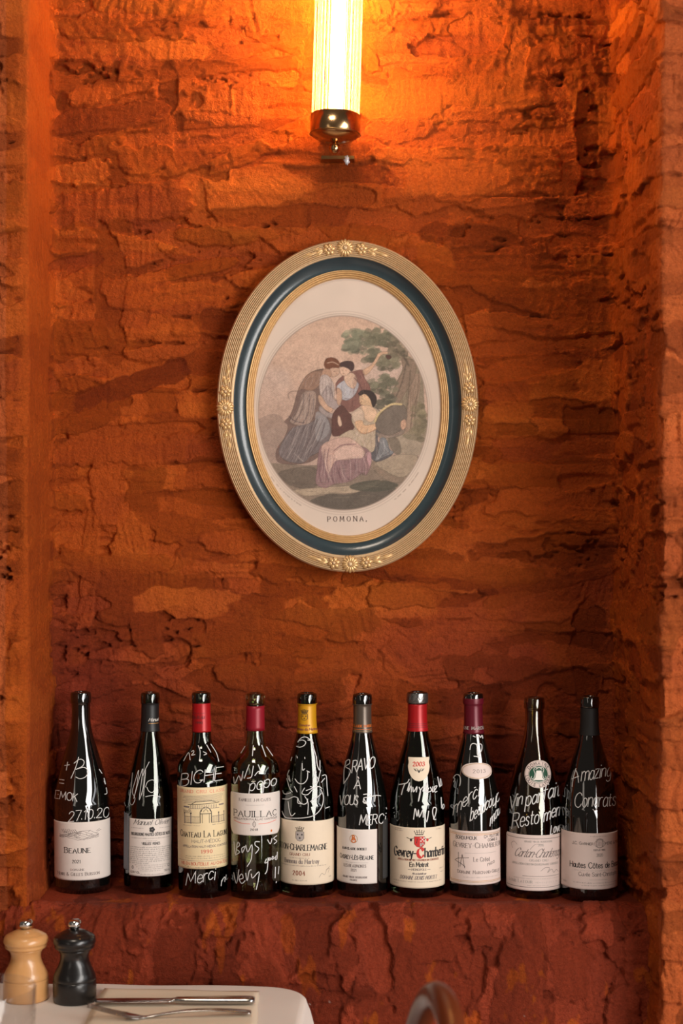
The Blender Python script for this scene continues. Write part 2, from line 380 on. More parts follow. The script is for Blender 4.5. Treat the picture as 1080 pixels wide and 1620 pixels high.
lathe('bulb', [(0, z1+0.004), (0.009, z1+0.006), (0.0105, z1+0.012), (0.0105, hz-0.03), (0.006, hz-0.02), (0, hz-0.02)], M['bulb'], lamp, 24)
lathe('top_cap', [(0, hz+0.014), (0.0372, hz+0.014), (0.0372, hz+0.04), (0.03, hz+0.047), (0, hz+0.05)], M['brass'], lamp, 64)
bx = bmesh.new(); bmesh.ops.create_cube(bx, size=1)
for v in bx.verts: v.co = Vector((v.co.x*0.030, v.co.y*0.014+0.052, v.co.z*(hz+0.055)+hz/2+0.021))
bmesh.ops.bevel(bx, geom=list(bx.edges), offset=0.002, segments=2, affect='EDGES')
me = bpy.data.meshes.new('back_plate'); bx.to_mesh(me); bx.free(); me.materials.append(M['brass']); o = bpy.data.objects.new('back_plate', me); C.objects.link(o); o.parent = lamp
for z in (z0+0.012, hz+0.03):
    tube('bracket_arm', [(0, 0.034, z), (0, 0.052, z)], 0.008, M['brass'], lamp)
# small hook plate under the lamp with a dab of silver filler
hp = P(534, 252, 2.385)
hook = empty('fixing_plate', hp); tag(hook, 'small grey metal fixing plate with a silver dab just below the wall lamp', 'bracket')
bx = bmesh.new(); bmesh.ops.create_cube(bx, size=1)
for v in bx.verts: v.co = Vector((v.co.x*0.050, v.co.y*0.026, v.co.z*0.005))
bmesh.ops.bevel(bx, geom=list(bx.edges), offset=0.0006, segments=2, affect='EDGES')
me = bpy.data.meshes.new('plate'); bx.to_mesh(me); bx.free(); me.materials.append(M['brassd']); o = bpy.data.objects.new('plate', me); C.objects.link(o); o.parent = hook
bm = bmesh.new(); bmesh.ops.create_icosphere(bm, subdivisions=3, radius=1)
rr = random.Random(4)
for v in bm.verts:
    kx = 1+0.35*math.sin(v.co.z*7+v.co.x*5); v.co = Vector((v.co.x*0.0045*kx+0.0135, v.co.y*0.004-0.011, v.co.z*0.007*(1+0.2*math.sin(v.co.x*9))-0.004))
me = bpy.data.meshes.new('silver_dab'); bm.to_mesh(me); bm.free(); smooth(me); me.materials.append(M['filler']); o = bpy.data.objects.new('silver_dab', me); C.objects.link(o); o.parent = hook

# ------------------------------------------------------------ oval picture frame
M['gold'] = mat('aged_gilt', rgb(200, 168, 128), 0.40, 0.35, var=0.16, vscale=140, bump=0.15, bscale=500)
M['gold2'] = mat('brighter_gilt', rgb(204, 164, 112), 0.35, 0.45, var=0.2, vscale=180)
M['blue'] = mat('blue_grey_lacquer', rgb(47, 60, 65), 0.26, 0.0, 0.6, var=0.14, vscale=60, bump=0.1, bscale=300, coat=0.2)
M['pane'] = thin_glass('picture_glass', (0.97, 0.97, 0.97))
FD = 2.385; kf = FD/F; fc = P(549.5, 644, FD); 
frame = empty('picture_frame', (fc.x, 0.0-0.012, fc.z), (0, math.radians(-0.9), 0))
tag(frame, 'oval gilt frame with a blue grey band around an old print of three women', 'picture frame')
A0 = 205.5*kf; B0 = 261.0*kf
def ring(name, prof, mt, n=220):
    """prof: (inset px from the outer edge, height out of the wall in m)"""
    V = []; Fc = []
    for d, h in prof:
        a = A0-d*kf; b = B0-d*kf
        for k in range(n):
            t = 2*PI*k/n; V.append((a*math.cos(t), -h, b*math.sin(t)))
    for i in range(len(prof)-1):
        for k in range(n):
            k2 = (k+1) % n; Fc.append((i*n+k, (i+1)*n+k, (i+1)*n+k2, i*n+k2))
    return mk(name, V, Fc, mt, frame)
pf = [(3, 0.0), (0.6, 0.004), (0, 0.015), (0.3, 0.020), (1.6, 0.0215)]
nf = 8; w_ = 22.5/nf
for i in range(nf):
    b = 1.6+i*w_
    for t in (0.12, 0.3, 0.5, 0.7, 0.88):
        pf.append((b+t*w_, 0.0205+0.0002*i+0.0030*math.sin(PI*t)**0.7+0.0006*math.sin(PI*i/7)))
    pf.append((b+w_, 0.0203+0.0002*i))
pf += [(25.2, 0.0222), (26.2, 0.0215), (26.6, 0.018)]
ring('outer_moulding', pf, M['gold'])
ring('blue_band', [(26.0, 0.014)]+[(26.2+i*1.0, 0.0195-0.0105*math.sin(i/19*PI/2)**0.8) for i in range(0, 20)]+[(46.5, 0.0078), (47.5, 0.005)], M['blue'])
pi_ = [(45.4, 0.004), (45.6, 0.0108), (46.4, 0.0118), (47.6, 0.0112), (48.2, 0.0092)]
for b, h in ((48.3, 0.0100), (51.3, 0.0088), (54.3, 0.0074)):
    for t in (0.0, 0.2, 0.4, 0.6, 0.8, 1.0): pi_.append((b+t*2.9, h-0.0005*t+0.0015*math.sin(PI*t)))
pi_ += [(57.5, 0.0062), (58.0, 0.003)]
ring('inner_moulding', pi_, M['gold2'])
def flower(loc, rad, npet, parent, nm='flower'):
    """raised carved blossom lying on the moulding (faces -y)"""
    bm = bmesh.new()
    for k in range(npet):
        a = 2*PI*k/npet+0.2
        w0 = rad*(2.7/npet if npet > 8 else 2.0/npet)
        mtx = Matrix.Rotation(-a, 4, 'Y') @ Matrix.Translation((rad*0.60, -0.0018, 0)) @ Matrix.Rotation(0.25, 4, 'Z') @ Matrix.Diagonal((rad*0.42, 0.0020, w0, 1))
        bmesh.ops.create_uvsphere(bm, u_segments=10, v_segments=6, radius=1, matrix=mtx)
    me = bpy.data.meshes.new(nm); bm.to_mesh(me); bm.free(); smooth(me); me.materials.append(M['gold2'])
    o = bpy.data.objects.new(nm, me); C.objects.link(o); o.parent = parent; o.location = loc
    bm = bmesh.new(); bmesh.ops.create_uvsphere(bm, u_segments=12, v_segments=8, radius=1, matrix=Matrix.Translation((0, -0.0028, 0)) @ Matrix.Diagonal((rad*0.30, 0.0030, rad*0.30, 1)))
    me = bpy.data.meshes.new('flower_centre'); bm.to_mesh(me); bm.free(); smooth(me); me.materials.append(M['gold'])
    c = bpy.data.objects.new('flower_centre', me); C.objects.link(c); c.parent = o
    return o
def carved_leaf(loc, ang, L, W_, parent, nm='leaf'):
    V = []; Fc = []; n = 8; m_ = 6
    for i in range(n+1):
        t = i/n; wd = W_*math.sin(PI*min(1, t*0.93+0.05))**0.8*(1+0.18*math.sin(t*PI*5))
        for j in range(m_+1):
            s = j/m_*2-1
            hgt = 0.0034*(1-s*s)*math.sin(PI*min(1, t*0.9+0.1))**0.6-0.0009*math.exp(-(s/0.2)**2)
            x = (t-0.0)*L; z = s*wd
            V.append((x*math.cos(ang)-z*math.sin(ang), -hgt, x*math.sin(ang)+z*math.cos(ang)))
    for i in range(n):
        for j in range(m_):
            a = i*(m_+1)+j; Fc.append((a, a+m_+1, a+m_+2, a+1))
    o = mk(nm, V, Fc, M['gold2'], parent); o.location = loc
    return o
Am = A0-13.5*kf; Bm = B0-13.0*kf; hf = 0.0225
def on(t, dr=0.0): return (Am*math.cos(t)+dr*math.cos(t), -hf, Bm*math.sin(t)+dr*math.sin(t))
for base in (PI/2, -PI/2, PI, 0):
    vert = base in (PI, 0); Rl = (Bm if vert else Am)*(1.0)
    flower(on(base), 14.5*kf, 14, frame)
    for sgn in (-1, 1):
        t = base+sgn*25.5*kf/Rl; flower(on(t), 10.5*kf, 6, frame)
        t2 = base+sgn*35*kf/Rl; p = on(t2)
        tang = math.atan2(on(t2+sgn*0.02)[2]-p[2], on(t2+sgn*0.02)[0]-p[0])
        carved_leaf(p, tang+0.34, 17*kf, 4.2*kf, frame); carved_leaf(p, tang-0.34, 17*kf, 4.2*kf, frame)
        p3 = on(base+sgn*45*kf/Rl); carved_leaf(p3, tang+0.05*sgn, 26*kf, 3.6*kf, frame)
# ------------------------------------------------------------ the print, painted per vertex on a fine grid
ny_, nx_ = 420, 310
S2 = 2
yy_, xx_ = np.mgrid[0:ny_*S2, 0:nx_*S2]
X0p, Y0p = 392.0, 434.0
PXX = X0p+(xx_+0.5)/S2; PYY = Y0p+(yy_+0.5)/S2           # photo px of each sample
CX = (PXX-400)*3.724; CY = (PYY-480)*3.724                 # zoomed crop units used for the drawing
img = np.empty(PXX.shape+(3,)); img[:] = np.array([216, 196, 180])
def nz(s, k, asp=1.0): return vn(PXX, PYY, s*asp, s, k)
def blend(mask, col, a=1.0):
    global img
    m = (mask*a)[..., None]; img = img*(1-m)+np.array(col, float)*m
def poly(pts_, col, a=1.0, cm=True, soft=5.0):
    if cm: pts_ = catmull(pts_, 4, closed=True)
    xs = [p[0] for p in pts_]; ys = [p[1] for p in pts_]
    i0 = max(0, int(((min(xs)/3.724+400)-X0p)*S2)-2); i1 = min(nx_*S2, int(((max(xs)/3.724+400)-X0p)*S2)+3)
    j0 = max(0, int(((min(ys)/3.724+480)-Y0p)*S2)-2); j1 = min(ny_*S2, int(((max(ys)/3.724+480)-Y0p)*S2)+3)
    if i1 <= i0 or j1 <= j0: return
    x = CX[j0:j1, i0:i1]; y = CY[j0:j1, i0:i1]; ins = np.zeros(x.shape, bool)
    n = len(pts_)
    for k in range(n):
        (xa, ya), (xb, yb) = pts_[k], pts_[(k+1) % n]
        if ya == yb: continue
        c = ((ya > y) != (yb > y)) & (x < (xb-xa)*(y-ya)/(yb-ya)+xa); ins ^= c
    m = (ins*a)[..., None]; sub = img[j0:j1, i0:i1]; sub[:] = sub*(1-m)+np.array(col, float)*m
    if cm and a >= 0.9 and OUTL: stroke(list(pts_[::4])+[pts_[0]], 3.6, [c*0.5 for c in col], 0.42)
OUTL = True
def stroke(pts_, wd, col, a=0.8):
    pts_ = catmull(pts_, 5)
    for (xa, ya), (xb, yb) in zip(pts_[:-1], pts_[1:]):
        i0 = max(0, int(((min(xa, xb)-wd)/3.724+400-X0p)*S2)-1); i1 = min(nx_*S2, int(((max(xa, xb)+wd)/3.724+400-X0p)*S2)+2)
        j0 = max(0, int(((min(ya, yb)-wd)/3.724+480-Y0p)*S2)-1); j1 = min(ny_*S2, int(((max(ya, yb)+wd)/3.724+480-Y0p)*S2)+2)
        if i1 <= i0 or j1 <= j0: continue
        x = CX[j0:j1, i0:i1]; y = CY[j0:j1, i0:i1]; dx, dy = xb-xa, yb-ya; L2 = dx*dx+dy*dy+1e-9
        t = np.clip(((x-xa)*dx+(y-ya)*dy)/L2, 0, 1); d = np.hypot(x-xa-t*dx, y-ya-t*dy)
        m = (np.clip(1.2-d/(wd/2+1e-6), 0, 1)*a)[..., None]; sub = img[j0:j1, i0:i1]; sub[:] = sub*(1-m)+np.array(col, float)*m
# sky and land inside the oval
ex = (CX-530)/(500.0); ey = (CY-645)/(572.0); er = np.hypot(ex, ey)
inside = sstep(-er, -1.0, -0.992)
g = np.clip((CY-80)/1100, 0, 1)[..., None]
sky = np.array([205, 172, 150])*(1-g)+np.array([176, 150, 138])*g
sky = sky*(1+0.06*(fbm(PXX, PYY, 60, 1, 4))[..., None])+np.array([0, 0, 4])*0
img = img*(1-inside[..., None])+sky*inside[..., None]
blend(inside*sstep(fbm(CX, CY, 300, 2, 3), 0.05, 0.35)*sstep(-CY, -700, -300), (200, 178, 168), 0.55)
poly([(0, 700), (60, 660), (110, 645), (150, 650), (190, 690), (240, 740), (200, 800), (150, 900), (40, 930), (0, 800)], (150, 128, 116), 0.7)      # far trees, left
poly([(10, 760), (120, 730), (200, 745), (230, 800), (140, 960), (20, 960)], (160, 138, 126), 0.6)
poly([(60, 930), (300, 950), (520, 950), (700, 930), (1040, 900), (1040, 1260), (0, 1260)], (132, 116, 102), 0.95, cm=False)      # ground
poly([(150, 985), (350, 960), (380, 1060), (300, 1090), (180, 1050)], (104, 92, 82), 0.8)
poly([(230, 1095), (420, 1080), (620, 1070), (760, 1040), (640, 1110), (420, 1120), (300, 1130)], (176, 156, 134), 0.9)
poly([(320, 1165), (440, 1120), (560, 1125), (700, 1090), (900, 1110), (760, 1230), (520, 1230), (380, 1210)], (92, 84, 76), 0.85)
poly([(560, 1080), (640, 1050), (760, 1045), (850, 1075), (760, 1110), (620, 1105)], (80, 78, 68), 0.8)
poly([(700, 940), (860, 920), (1000, 930), (940, 1030), (820, 1060), (720, 1000)], (140, 122, 106), 0.9)
# stone blocks
poly([(790, 790), (870, 778), (1000, 795), (1010, 850), (960, 905), (860, 895), (800, 850)], (160, 144, 126), 1)
poly([(790, 800), (850, 800), (870, 880), (830, 890)], (116, 104, 92), 0.8)
poly([(720, 940), (820, 900), (960, 905), (930, 990), (860, 1030), (740, 970)], (166, 148, 128), 0.9)
# tree: trunk, boughs, foliage
poly([(900, 310), (960, 350), (1000, 430), (1010, 600), (1020, 790), (880, 790), (860, 600), (800, 600), (840, 480), (880, 400)], (128, 118, 98), 0.75)
poly([(930, 420), (990, 420), (985, 520), (960, 620), (935, 740), (880, 780), (905, 640), (915, 520)], (158, 134, 116), 1, cm=False)
poly([(880, 330), (960, 350), (950, 450), (880, 560), (840, 640), (800, 660), (810, 570), (850, 470), (885, 400)], (138, 118, 102), 1)
stroke([(905, 360), (880, 470), (830, 580)], 12, (92, 80, 70), 0.6); stroke([(930, 400), (915, 560), (890, 740)], 10, (96, 84, 72), 0.6)
stroke([(980, 400), (975, 520), (940, 640), (925, 750)], 8, (104, 90, 78), 0.6)
stroke([(740, 230), (820, 270), (890, 320), (920, 370)], 14, (96, 84, 72), 0.9); stroke([(580, 240), (680, 225), (760, 240)], 8, (98, 88, 74), 0.7)
rl = random.Random(8)
def foliage(cx, cy, rx, ry, n, base):
    for i in range(n):
        a = rl.uniform(0, 2*PI); q = rl.random()**0.6; x = cx+rx*q*math.cos(a); y = cy+ry*q*math.sin(a)
        r = rl.uniform(14, 34); sh = rl.uniform(0.78, 1.22)-0.12*(y-cy)/ry
        poly([(x+r*rl.uniform(0.6, 1.1)*math.cos(t), y+r*0.7*rl.uniform(0.6, 1.1)*math.sin(t)) for t in np.linspace(0, 2*PI, 8)[:-1]], [c*sh for c in base], 0.62)
foliage(615, 205, 75, 45, 40, (118, 118, 98)); foliage(590, 265, 55, 35, 30, (118, 116, 98)); foliage(760, 200, 95, 60, 70, (116, 112, 92))
foliage(690, 290, 55, 50, 30, (122, 118, 98)); foliage(800, 350, 65, 50, 45, (120, 114, 94)); foliage(860, 260, 60, 70, 40, (118, 108, 90))
foliage(770, 490, 80, 60, 55, (112, 108, 90)); foliage(780, 580, 60, 40, 30, (98, 94, 80)); foliage(975, 700, 40, 110, 30, (122, 112, 90))
# woman standing at left, bending forward
GR = (104, 88, 84)
poly([(430, 385), (370, 392), (320, 420), (285, 470), (262, 520), (240, 600), (215, 660), (185, 690), (205, 720), (180, 790), (150, 830), (130, 880), (155, 935), (290, 940), (380, 900), (450, 790), (465, 700), (440, 600), (470, 520), (440, 440)], (120, 98, 90), 1)
poly([(320, 420), (370, 395), (425, 400), (400, 470), (350, 510), (290, 500), (265, 510)], (150, 118, 100), 0.9)
poly([(300, 520), (370, 520), (365, 620), (335, 700), (270, 715), (215, 690), (250, 650), (280, 580)], (158, 136, 124), 1)
poly([(230, 730), (340, 700), (410, 650), (450, 700), (455, 780), (400, 860), (330, 900), (290, 935), (200, 925), (150, 880), (165, 820)], (118, 108, 108), 0.9)
poly([(370, 640), (430, 670), (450, 740), (420, 790), (370, 800)], (146, 140, 140), 0.8)
for q in ([(300, 530), (290, 620), (240, 700)], [(335, 530), (325, 640), (290, 705)], [(360, 560), (350, 650)], [(380, 680), (340, 780), (270, 880)], [(420, 700), (390, 800), (320, 900)],
          [(250, 740), (220, 820), (180, 900)], [(300, 720), (270, 820), (220, 920)], [(345, 715), (330, 800), (300, 850), (260, 930)], [(210, 660), (250, 690), (300, 700)]):
    stroke(q, 8, (84, 72, 72), 0.55)
for q in ([(315, 540), (305, 630), (260, 700)], [(400, 690), (370, 790), (300, 890)], [(275, 730), (245, 820), (195, 910)], [(325, 720), (300, 830), (245, 925)], [(262, 905), (290, 925), (240, 880)]):
    stroke(q, 6, (182, 168, 160), 0.5)
poly([(425, 345), (440, 322), (475, 318), (505, 335), (518, 365), (500, 385), (470, 392), (440, 385), (425, 370)], (112, 72, 54), 1)            # hair
poly([(455, 385), (495, 378), (512, 390), (508, 415), (485, 432), (462, 425)], (196, 162, 140), 1)                                # face
poly([(420, 385), (455, 388), (465, 420), (440, 440), (405, 420)], (178, 142, 120), 1)
stroke([(440, 350), (475, 345), (508, 362)], 5, (206, 178, 156), 0.9)
poly([(400, 430), (440, 420), (475, 470), (480, 540), (460, 590), (420, 580), (395, 520)], (186, 168, 160), 1)         # white blouse
poly([(440, 480), (470, 520), (475, 560), (540, 610), (520, 640), (440, 600), (400, 560)], (164, 148, 144), 1)
stroke([(460, 470), (470, 540), (500, 580)], 6, (120, 104, 98), 0.6); stroke([(430, 450), (445, 520), (440, 570)], 5, (210, 196, 186), 0.6)
poly([(522, 600), (545, 612), (568, 635), (555, 652), (535, 632)], (206, 172, 148), 1)
poly([(385, 540), (405, 545), (440, 600), (470, 620), (455, 640), (420, 620), (390, 580)], (196, 160, 136), 1)
poly([(400, 600), (440, 640), (500, 650), (520, 640), (500, 670), (440, 670), (390, 630)], (160, 146, 142), 0.9)
stroke([(215, 560), (208, 535), (225, 515), (262, 512)], 7, (140, 118, 106), 0.8)
# woman in the middle, arm raised
poly([(490, 470), (540, 420), (600, 400), (650, 395), (660, 440), (690, 490), (690, 540), (640, 600), (570, 640), (520, 600), (495, 540)], (130, 92, 84), 1)
poly([(500, 480), (545, 450), (600, 440), (625, 480), (600, 540), (560, 570), (520, 560), (495, 510)], (176, 172, 176), 1)
poly([(545, 420), (590, 410), (615, 450), (600, 500), (565, 490), (540, 450)], (204, 172, 150), 1)
poly([(512, 380), (530, 372), (560, 378), (575, 400), (555, 425), (530, 425), (515, 405)], (206, 172, 150), 1)
poly([(520, 350), (550, 340), (590, 345), (600, 375), (585, 400), (565, 385), (535, 372), (518, 372)], (74, 56, 54), 1)
poly([(650, 395), (700, 365), (730, 320), (745, 295), (790, 288), (800, 300), (760, 308), (735, 345), (700, 395), (665, 425)], (204, 166, 138), 1)
poly([(785, 312), (805, 308), (820, 322), (800, 334)], (92, 66, 58), 1)
poly([(470, 650), (520, 600), (560, 640), (600, 680), (590, 740), (540, 770), (470, 780), (462, 720)], (96, 66, 60), 1)
poly([(495, 500), (520, 510), (525, 560), (510, 600), (495, 580)], (188, 152, 130), 1)
poly([(500, 660), (512, 670), (522, 712), (510, 725), (498, 700)], (206, 174, 152), 1)
stroke([(600, 440), (640, 500), (640, 580)], 8, (92, 62, 58), 0.7); stroke([(640, 420), (665, 480), (655, 560)], 7, (164, 124, 112), 0.5); stroke([(540, 560), (580, 560), (620, 520)], 5, (100, 80, 78), 0.6)
# seated woman with the tambourine
poly([(690, 620), (750, 640), (760, 740), (730, 800), (760, 850), (820, 890), (730, 935), (690, 900), (700, 780)], (98, 94, 96), 1)
poly([(590, 640), (640, 615), (700, 610), (745, 640), (735, 680), (720, 760), (715, 850), (690, 880), (620, 860), (520, 840), (500, 790), (560, 750), (600, 740), (580, 690)], (184, 164, 142), 1)
poly([(385, 860), (420, 820), (500, 800), (600, 830), (680, 870), (690, 950), (660, 1015), (640, 1000), (560, 1050), (470, 1065), (420, 1085), (365, 1060), (370, 980)], (142, 112, 112), 1)
poly([(400, 840), (470, 800), (560, 790), (640, 850), (650, 900), (560, 920), (480, 930), (440, 1000), (415, 930)], (198, 164, 150), 0.95)
poly([(470, 880), (540, 835), (640, 860), (640, 910), (560, 915), (490, 920)], (204, 172, 158), 1)
for q in ([(420, 860), (410, 950), (440, 1050)], [(445, 850), (430, 950), (470, 1050)], [(480, 930), (500, 1000), (520, 1050)], [(540, 925), (530, 1000), (560, 1040)], [(600, 920), (600, 980), (650, 1010)], [(400, 900), (385, 1000), (400, 1060)], [(470, 870), (520, 835), (600, 830)]):
    stroke(q, 8, (104, 76, 82), 0.55)
for q in ([(430, 870), (425, 960), (455, 1050)], [(505, 935), (520, 1000), (540, 1040)], [(570, 925), (570, 1000)], [(640, 900), (660, 960), (655, 1010)], [(600, 760), (640, 800), (660, 850)], [(560, 760), (600, 800)]):
    stroke(q, 6, (206, 178, 170), 0.5)
poly([(665, 880), (690, 880), (692, 940), (680, 960), (665, 920)], (190, 150, 152), 0.9)
poly([(628, 545), (650, 530), (680, 540), (695, 575), (705, 620), (690, 640), (650, 605), (630, 590)], (212, 176, 142), 1)
poly([(640, 600), (700, 610), (730, 650), (700, 700), (665, 690), (645, 650)], (212, 178, 150), 1)
poly([(622, 530), (650, 512), (700, 520), (728, 555), (722, 600), (705, 610), (690, 565), (660, 535), (632, 545)], (58, 48, 46), 1)
stroke([(645, 560), (655, 562)], 6, (240, 225, 170), 0.8); stroke([(640, 575), (634, 590)], 3, (120, 84, 66), 0.8)
poly([(580, 650), (620, 618), (650, 640), (650, 700), (610, 710), (590, 690)], (196, 172, 152), 1)
poly([(598, 700), (640, 690), (660, 720), (740, 705), (780, 690), (808, 700), (800, 722), (750, 730), (680, 765), (640, 770), (612, 745)], (212, 172, 138), 1)
stroke([(612, 740), (640, 766), (690, 760), (750, 732)], 5, (140, 98, 76), 0.6)
poly([(720, 690), (760, 640), (820, 600), (880, 600), (905, 640), (900, 700), (860, 760), (790, 780), (730, 750)], (118, 106, 96), 1)
stroke([(716, 700), (735, 660), (770, 625), (820, 598), (875, 600)], 14, (204, 180, 134), 1); stroke([(722, 706), (742, 668), (776, 634), (822, 608)], 4, (92, 74, 58), 0.8)
poly([(720, 760), (790, 780), (860, 765), (880, 690), (900, 690), (895, 740), (870, 780), (760, 800)], (140, 124, 112), 0.9)
poly([(870, 700), (895, 690), (900, 730), (880, 750), (868, 730)], (200, 160, 136), 1)
poly([(745, 800), (780, 800), (800, 860), (825, 885), (770, 905), (715, 930), (735, 870)], (128, 128, 130), 1)
stroke([(765, 810), (770, 870), (730, 920)], 6, (176, 174, 172), 0.6); stroke([(790, 850), (800, 880), (750, 905)], 5, (80, 78, 80), 0.6)
rg_ = random.Random(21)
def folds(p0, p1, q0, q1, n, c0=(86, 70, 70), c1=(196, 180, 172)):
    """fine drapery lines swept from edge p0-p1 to edge q0-q1"""
    for i in range(n):
        t = (i+rg_.random())/n; a = (p0[0]+(p1[0]-p0[0])*t, p0[1]+(p1[1]-p0[1])*t); b = (q0[0]+(q1[0]-q0[0])*t, q0[1]+(q1[1]-q0[1])*t)
        m_ = ((a[0]+b[0])/2+rg_.uniform(-18, 18), (a[1]+b[1])/2+rg_.uniform(-8, 8))
        stroke([a, m_, b], 3.4, c0 if i % 2 else c1, 0.40)
folds((290, 530), (365, 530), (215, 690), (340, 705), 12); folds((240, 720), (440, 660), (150, 900), (330, 920), 26); folds((400, 860), (520, 930), (375, 1050), (520, 1060), 18, (100, 72, 80))
folds((520, 930), (680, 880), (530, 1050), (660, 1005), 16, (100, 72, 80)); folds((405, 440), (465, 450), (410, 580), (470, 570), 8); folds((600, 740), (720, 740), (560, 820), (700, 860), 10, (130, 108, 92))
folds((600, 430), (650, 420), (570, 620), (680, 540), 10, (84, 58, 58), (156, 120, 112)); folds((515, 470), (600, 450), (530, 550), (600, 530), 7); folds((705, 790), (760, 800), (720, 920), (810, 890), 8); folds((300, 440), (410, 400), (270, 510), (390, 470), 8)
for i in range(60):
    x = rg_.uniform(880, 985); stroke([(x, rg_.uniform(420, 700)), (x-rg_.uniform(4, 24), rg_.uniform(480, 770))], 3, (100, 86, 72), 0.35)
for i in range(70):
    x = rg_.uniform(180, 900); y = rg_.uniform(970, 1200); stroke([(x, y), (x+rg_.uniform(30, 90), y+rg_.uniform(-6, 6))], 3.2, (84, 74, 66) if i % 3 else (176, 158, 138), 0.4)
# eyes, brows and lips
for q in ([(478, 400), (488, 402)], [(492, 412), (499, 416)], [(528, 392), (536, 396)], [(546, 392), (553, 396)], [(533, 412), (541, 415)], [(640, 562), (650, 565)], [(640, 580), (632, 590)], [(637, 598), (645, 600)]): stroke(q, 3.4, (92, 58, 46), 0.8)
# engraver's tooth, plate rings, lettering lines
hat = 1+inside*(0.07*nz(1.0, 1)+0.05*nz(2.0, 2)*(CY > 300)+0.07*fbm(PXX, PYY, 9, 3, 3)+0.035*np.sin((CX*0.7+CY)*0.55)*(CY > 420))
img = img*hat[..., None]
img = 128+(img-128)*1.06-4; img = img*0.93+0.07*np.array([214, 188, 172])
# clip everything to the oval
pap = np.array([216, 196, 180])*(1+0.025*fbm(PXX, PYY, 40, 2, 3))[..., None]
img = img*inside[..., None]+pap*(1-inside[..., None])
for rr_, w__, aa in ((1.0, 0.006, 0.55), (1.022, 0.004, 0.35), (1.048, 0.003, 0.28)):
    m = np.exp(-((er-rr_)/w__)**2)*aa; blend(m, (120, 98, 86))
for a0, a1 in ((2.05, 2.5), (0.62, 1.0)):       # the tiny credits under the oval
    an = np.arctan2(ey, ex); m = (np.abs(er-1.075) < 0.006)*(an > a0)*(an < a1)*(nz(2.0, 5) > -0.1); blend(m.astype(float), (150, 130, 116), 0.55)
img = np.clip(img, 0, 255)
img = img.reshape(ny_, S2, nx_, S2, 3).mean((1, 3))/255.0
img = np.where(img <= 0.04045, img/12.92, ((img+0.055)/1.055)**2.4)
M['print'] = bpy.data.materials.new('printed_paper'); M['print'].use_nodes = True
nt = M['print'].node_tree; at = nt.nodes.new('ShaderNodeAttribute'); at.attribute_name = 'Col'
nt.links.new(at.outputs['Color'], nt.nodes['Principled BSDF'].inputs['Base Color']); nt.nodes['Principled BSDF'].inputs['Roughness'].default_value = 0.8
gx = (X0p+np.arange(nx_)+0.5-549.5)*kf; gz = (644-(Y0p+np.arange(ny_)+0.5))*kf
ga = A0-57.0*kf; gb = B0-57.0*kf
XX, ZZ = np.meshgrid(gx, gz); rr2 = np.hypot(XX/ga, ZZ/gb); sc_ = np.where(rr2 > 1, 1/rr2, 1)
GG = np.stack([XX*sc_, np.full(XX.shape, -0.0035), ZZ*sc_], -1)
pr_o = grid_mesh('print', GG[::-1], M['print'], frame, img[::-1]); 
pr_o['label'] = 'faded hand coloured engraving of three women under a tree'
def ellipse_sheet(name, h, ins, mt, n=96):
    V = [(0, -h, 0)]+[((A0-ins*kf)*math.cos(2*PI*k/n), -h, (B0-ins*kf)*math.sin(2*PI*k/n)) for k in range(n)]
    return mk(name, V, [(0, 1+k, 1+(k+1) % n) for k in range(n)], mt, frame, sm=False)
ellipse_sheet('glass_pane', 0.0058, 56.5, M['pane'])
M['board'] = mat('backing_board', rgb(120, 90, 60), 0.8, var=0.1)
V = []; 
n = 96
for h in (-0.004, 0.0015):
    V += [((A0-4*kf)*math.cos(2*PI*k/n), -h, (B0-4*kf)*math.sin(2*PI*k/n)) for k in range(n)]
mk('backing_board', V, [tuple(range(n)), tuple(range(n, 2*n))[::-1]]+[(k, k+n, (k+1) % n+n, (k+1) % n) for k in range(n)], M['board'], frame, sm=False)
# ------------------------------------------------------------ lettering: pen strokes drawn as thin ribbons of ink
GL = {}
def G_(ch, w, s): GL[ch] = (w, s)
G_('A',8,"0 0 4 10 8 0|1.5 3.6 6.5 3.6"); G_('B',7,"0 0 0 10|~0 10 3.6 10 5.6 8.8 5.4 6.3 3.4 5.4 0 5.4|~0 5.4 4.2 5.3 6.5 4 6.3 1.3 4 0 0 0")
G_('C',8,"~7.5 8 6 9.6 4 10 1.3 8.4 .2 5 1.3 1.6 4 0 6.2 .4 7.7 2.2"); G_('D',8,"0 0 0 10|~0 10 3.5 10 6.7 8.4 7.7 5 6.7 1.6 3.5 0 0 0")
G_('E',6.3,"0 0 0 10|0 10 6 10|0 5.2 4.8 5.2|0 0 6.3 0"); G_('F',6,"0 0 0 10|0 10 6 10|0 5.2 4.6 5.2")
G_('G',8.4,"~7.5 8.2 6 9.6 4 10 1.3 8.4 .2 5 1.3 1.6 4 0 6.2 .3 7.8 1.6|7.8 1.4 7.8 4.6|5.2 4.6 8.4 4.6"); G_('H',7.6,"0 0 0 10|7.6 0 7.6 10|0 5.2 7.6 5.2")
G_('I',1,".5 0 .5 10"); G_('J',4.5,"~4 10 4 3 3.4 .6 1.6 0 0 1.2"); G_('K',7.2,"0 0 0 10|6.8 10 0 4.4|2.4 6.2 7.2 0"); G_('L',6,"0 0 0 10|0 0 6 0")
G_('M',9.4,"0 0 .9 10|.9 10 4.7 2 8.5 10|8.5 10 9.4 0"); G_('N',7.8,"0 0 0 10|0 10 7.8 0|7.8 0 7.8 10"); G_('O',8.8,"~4.4 10 1.5 8.8 .2 5 1.5 1.2 4.4 0 7.3 1.2 8.6 5 7.3 8.8 4.4 10")
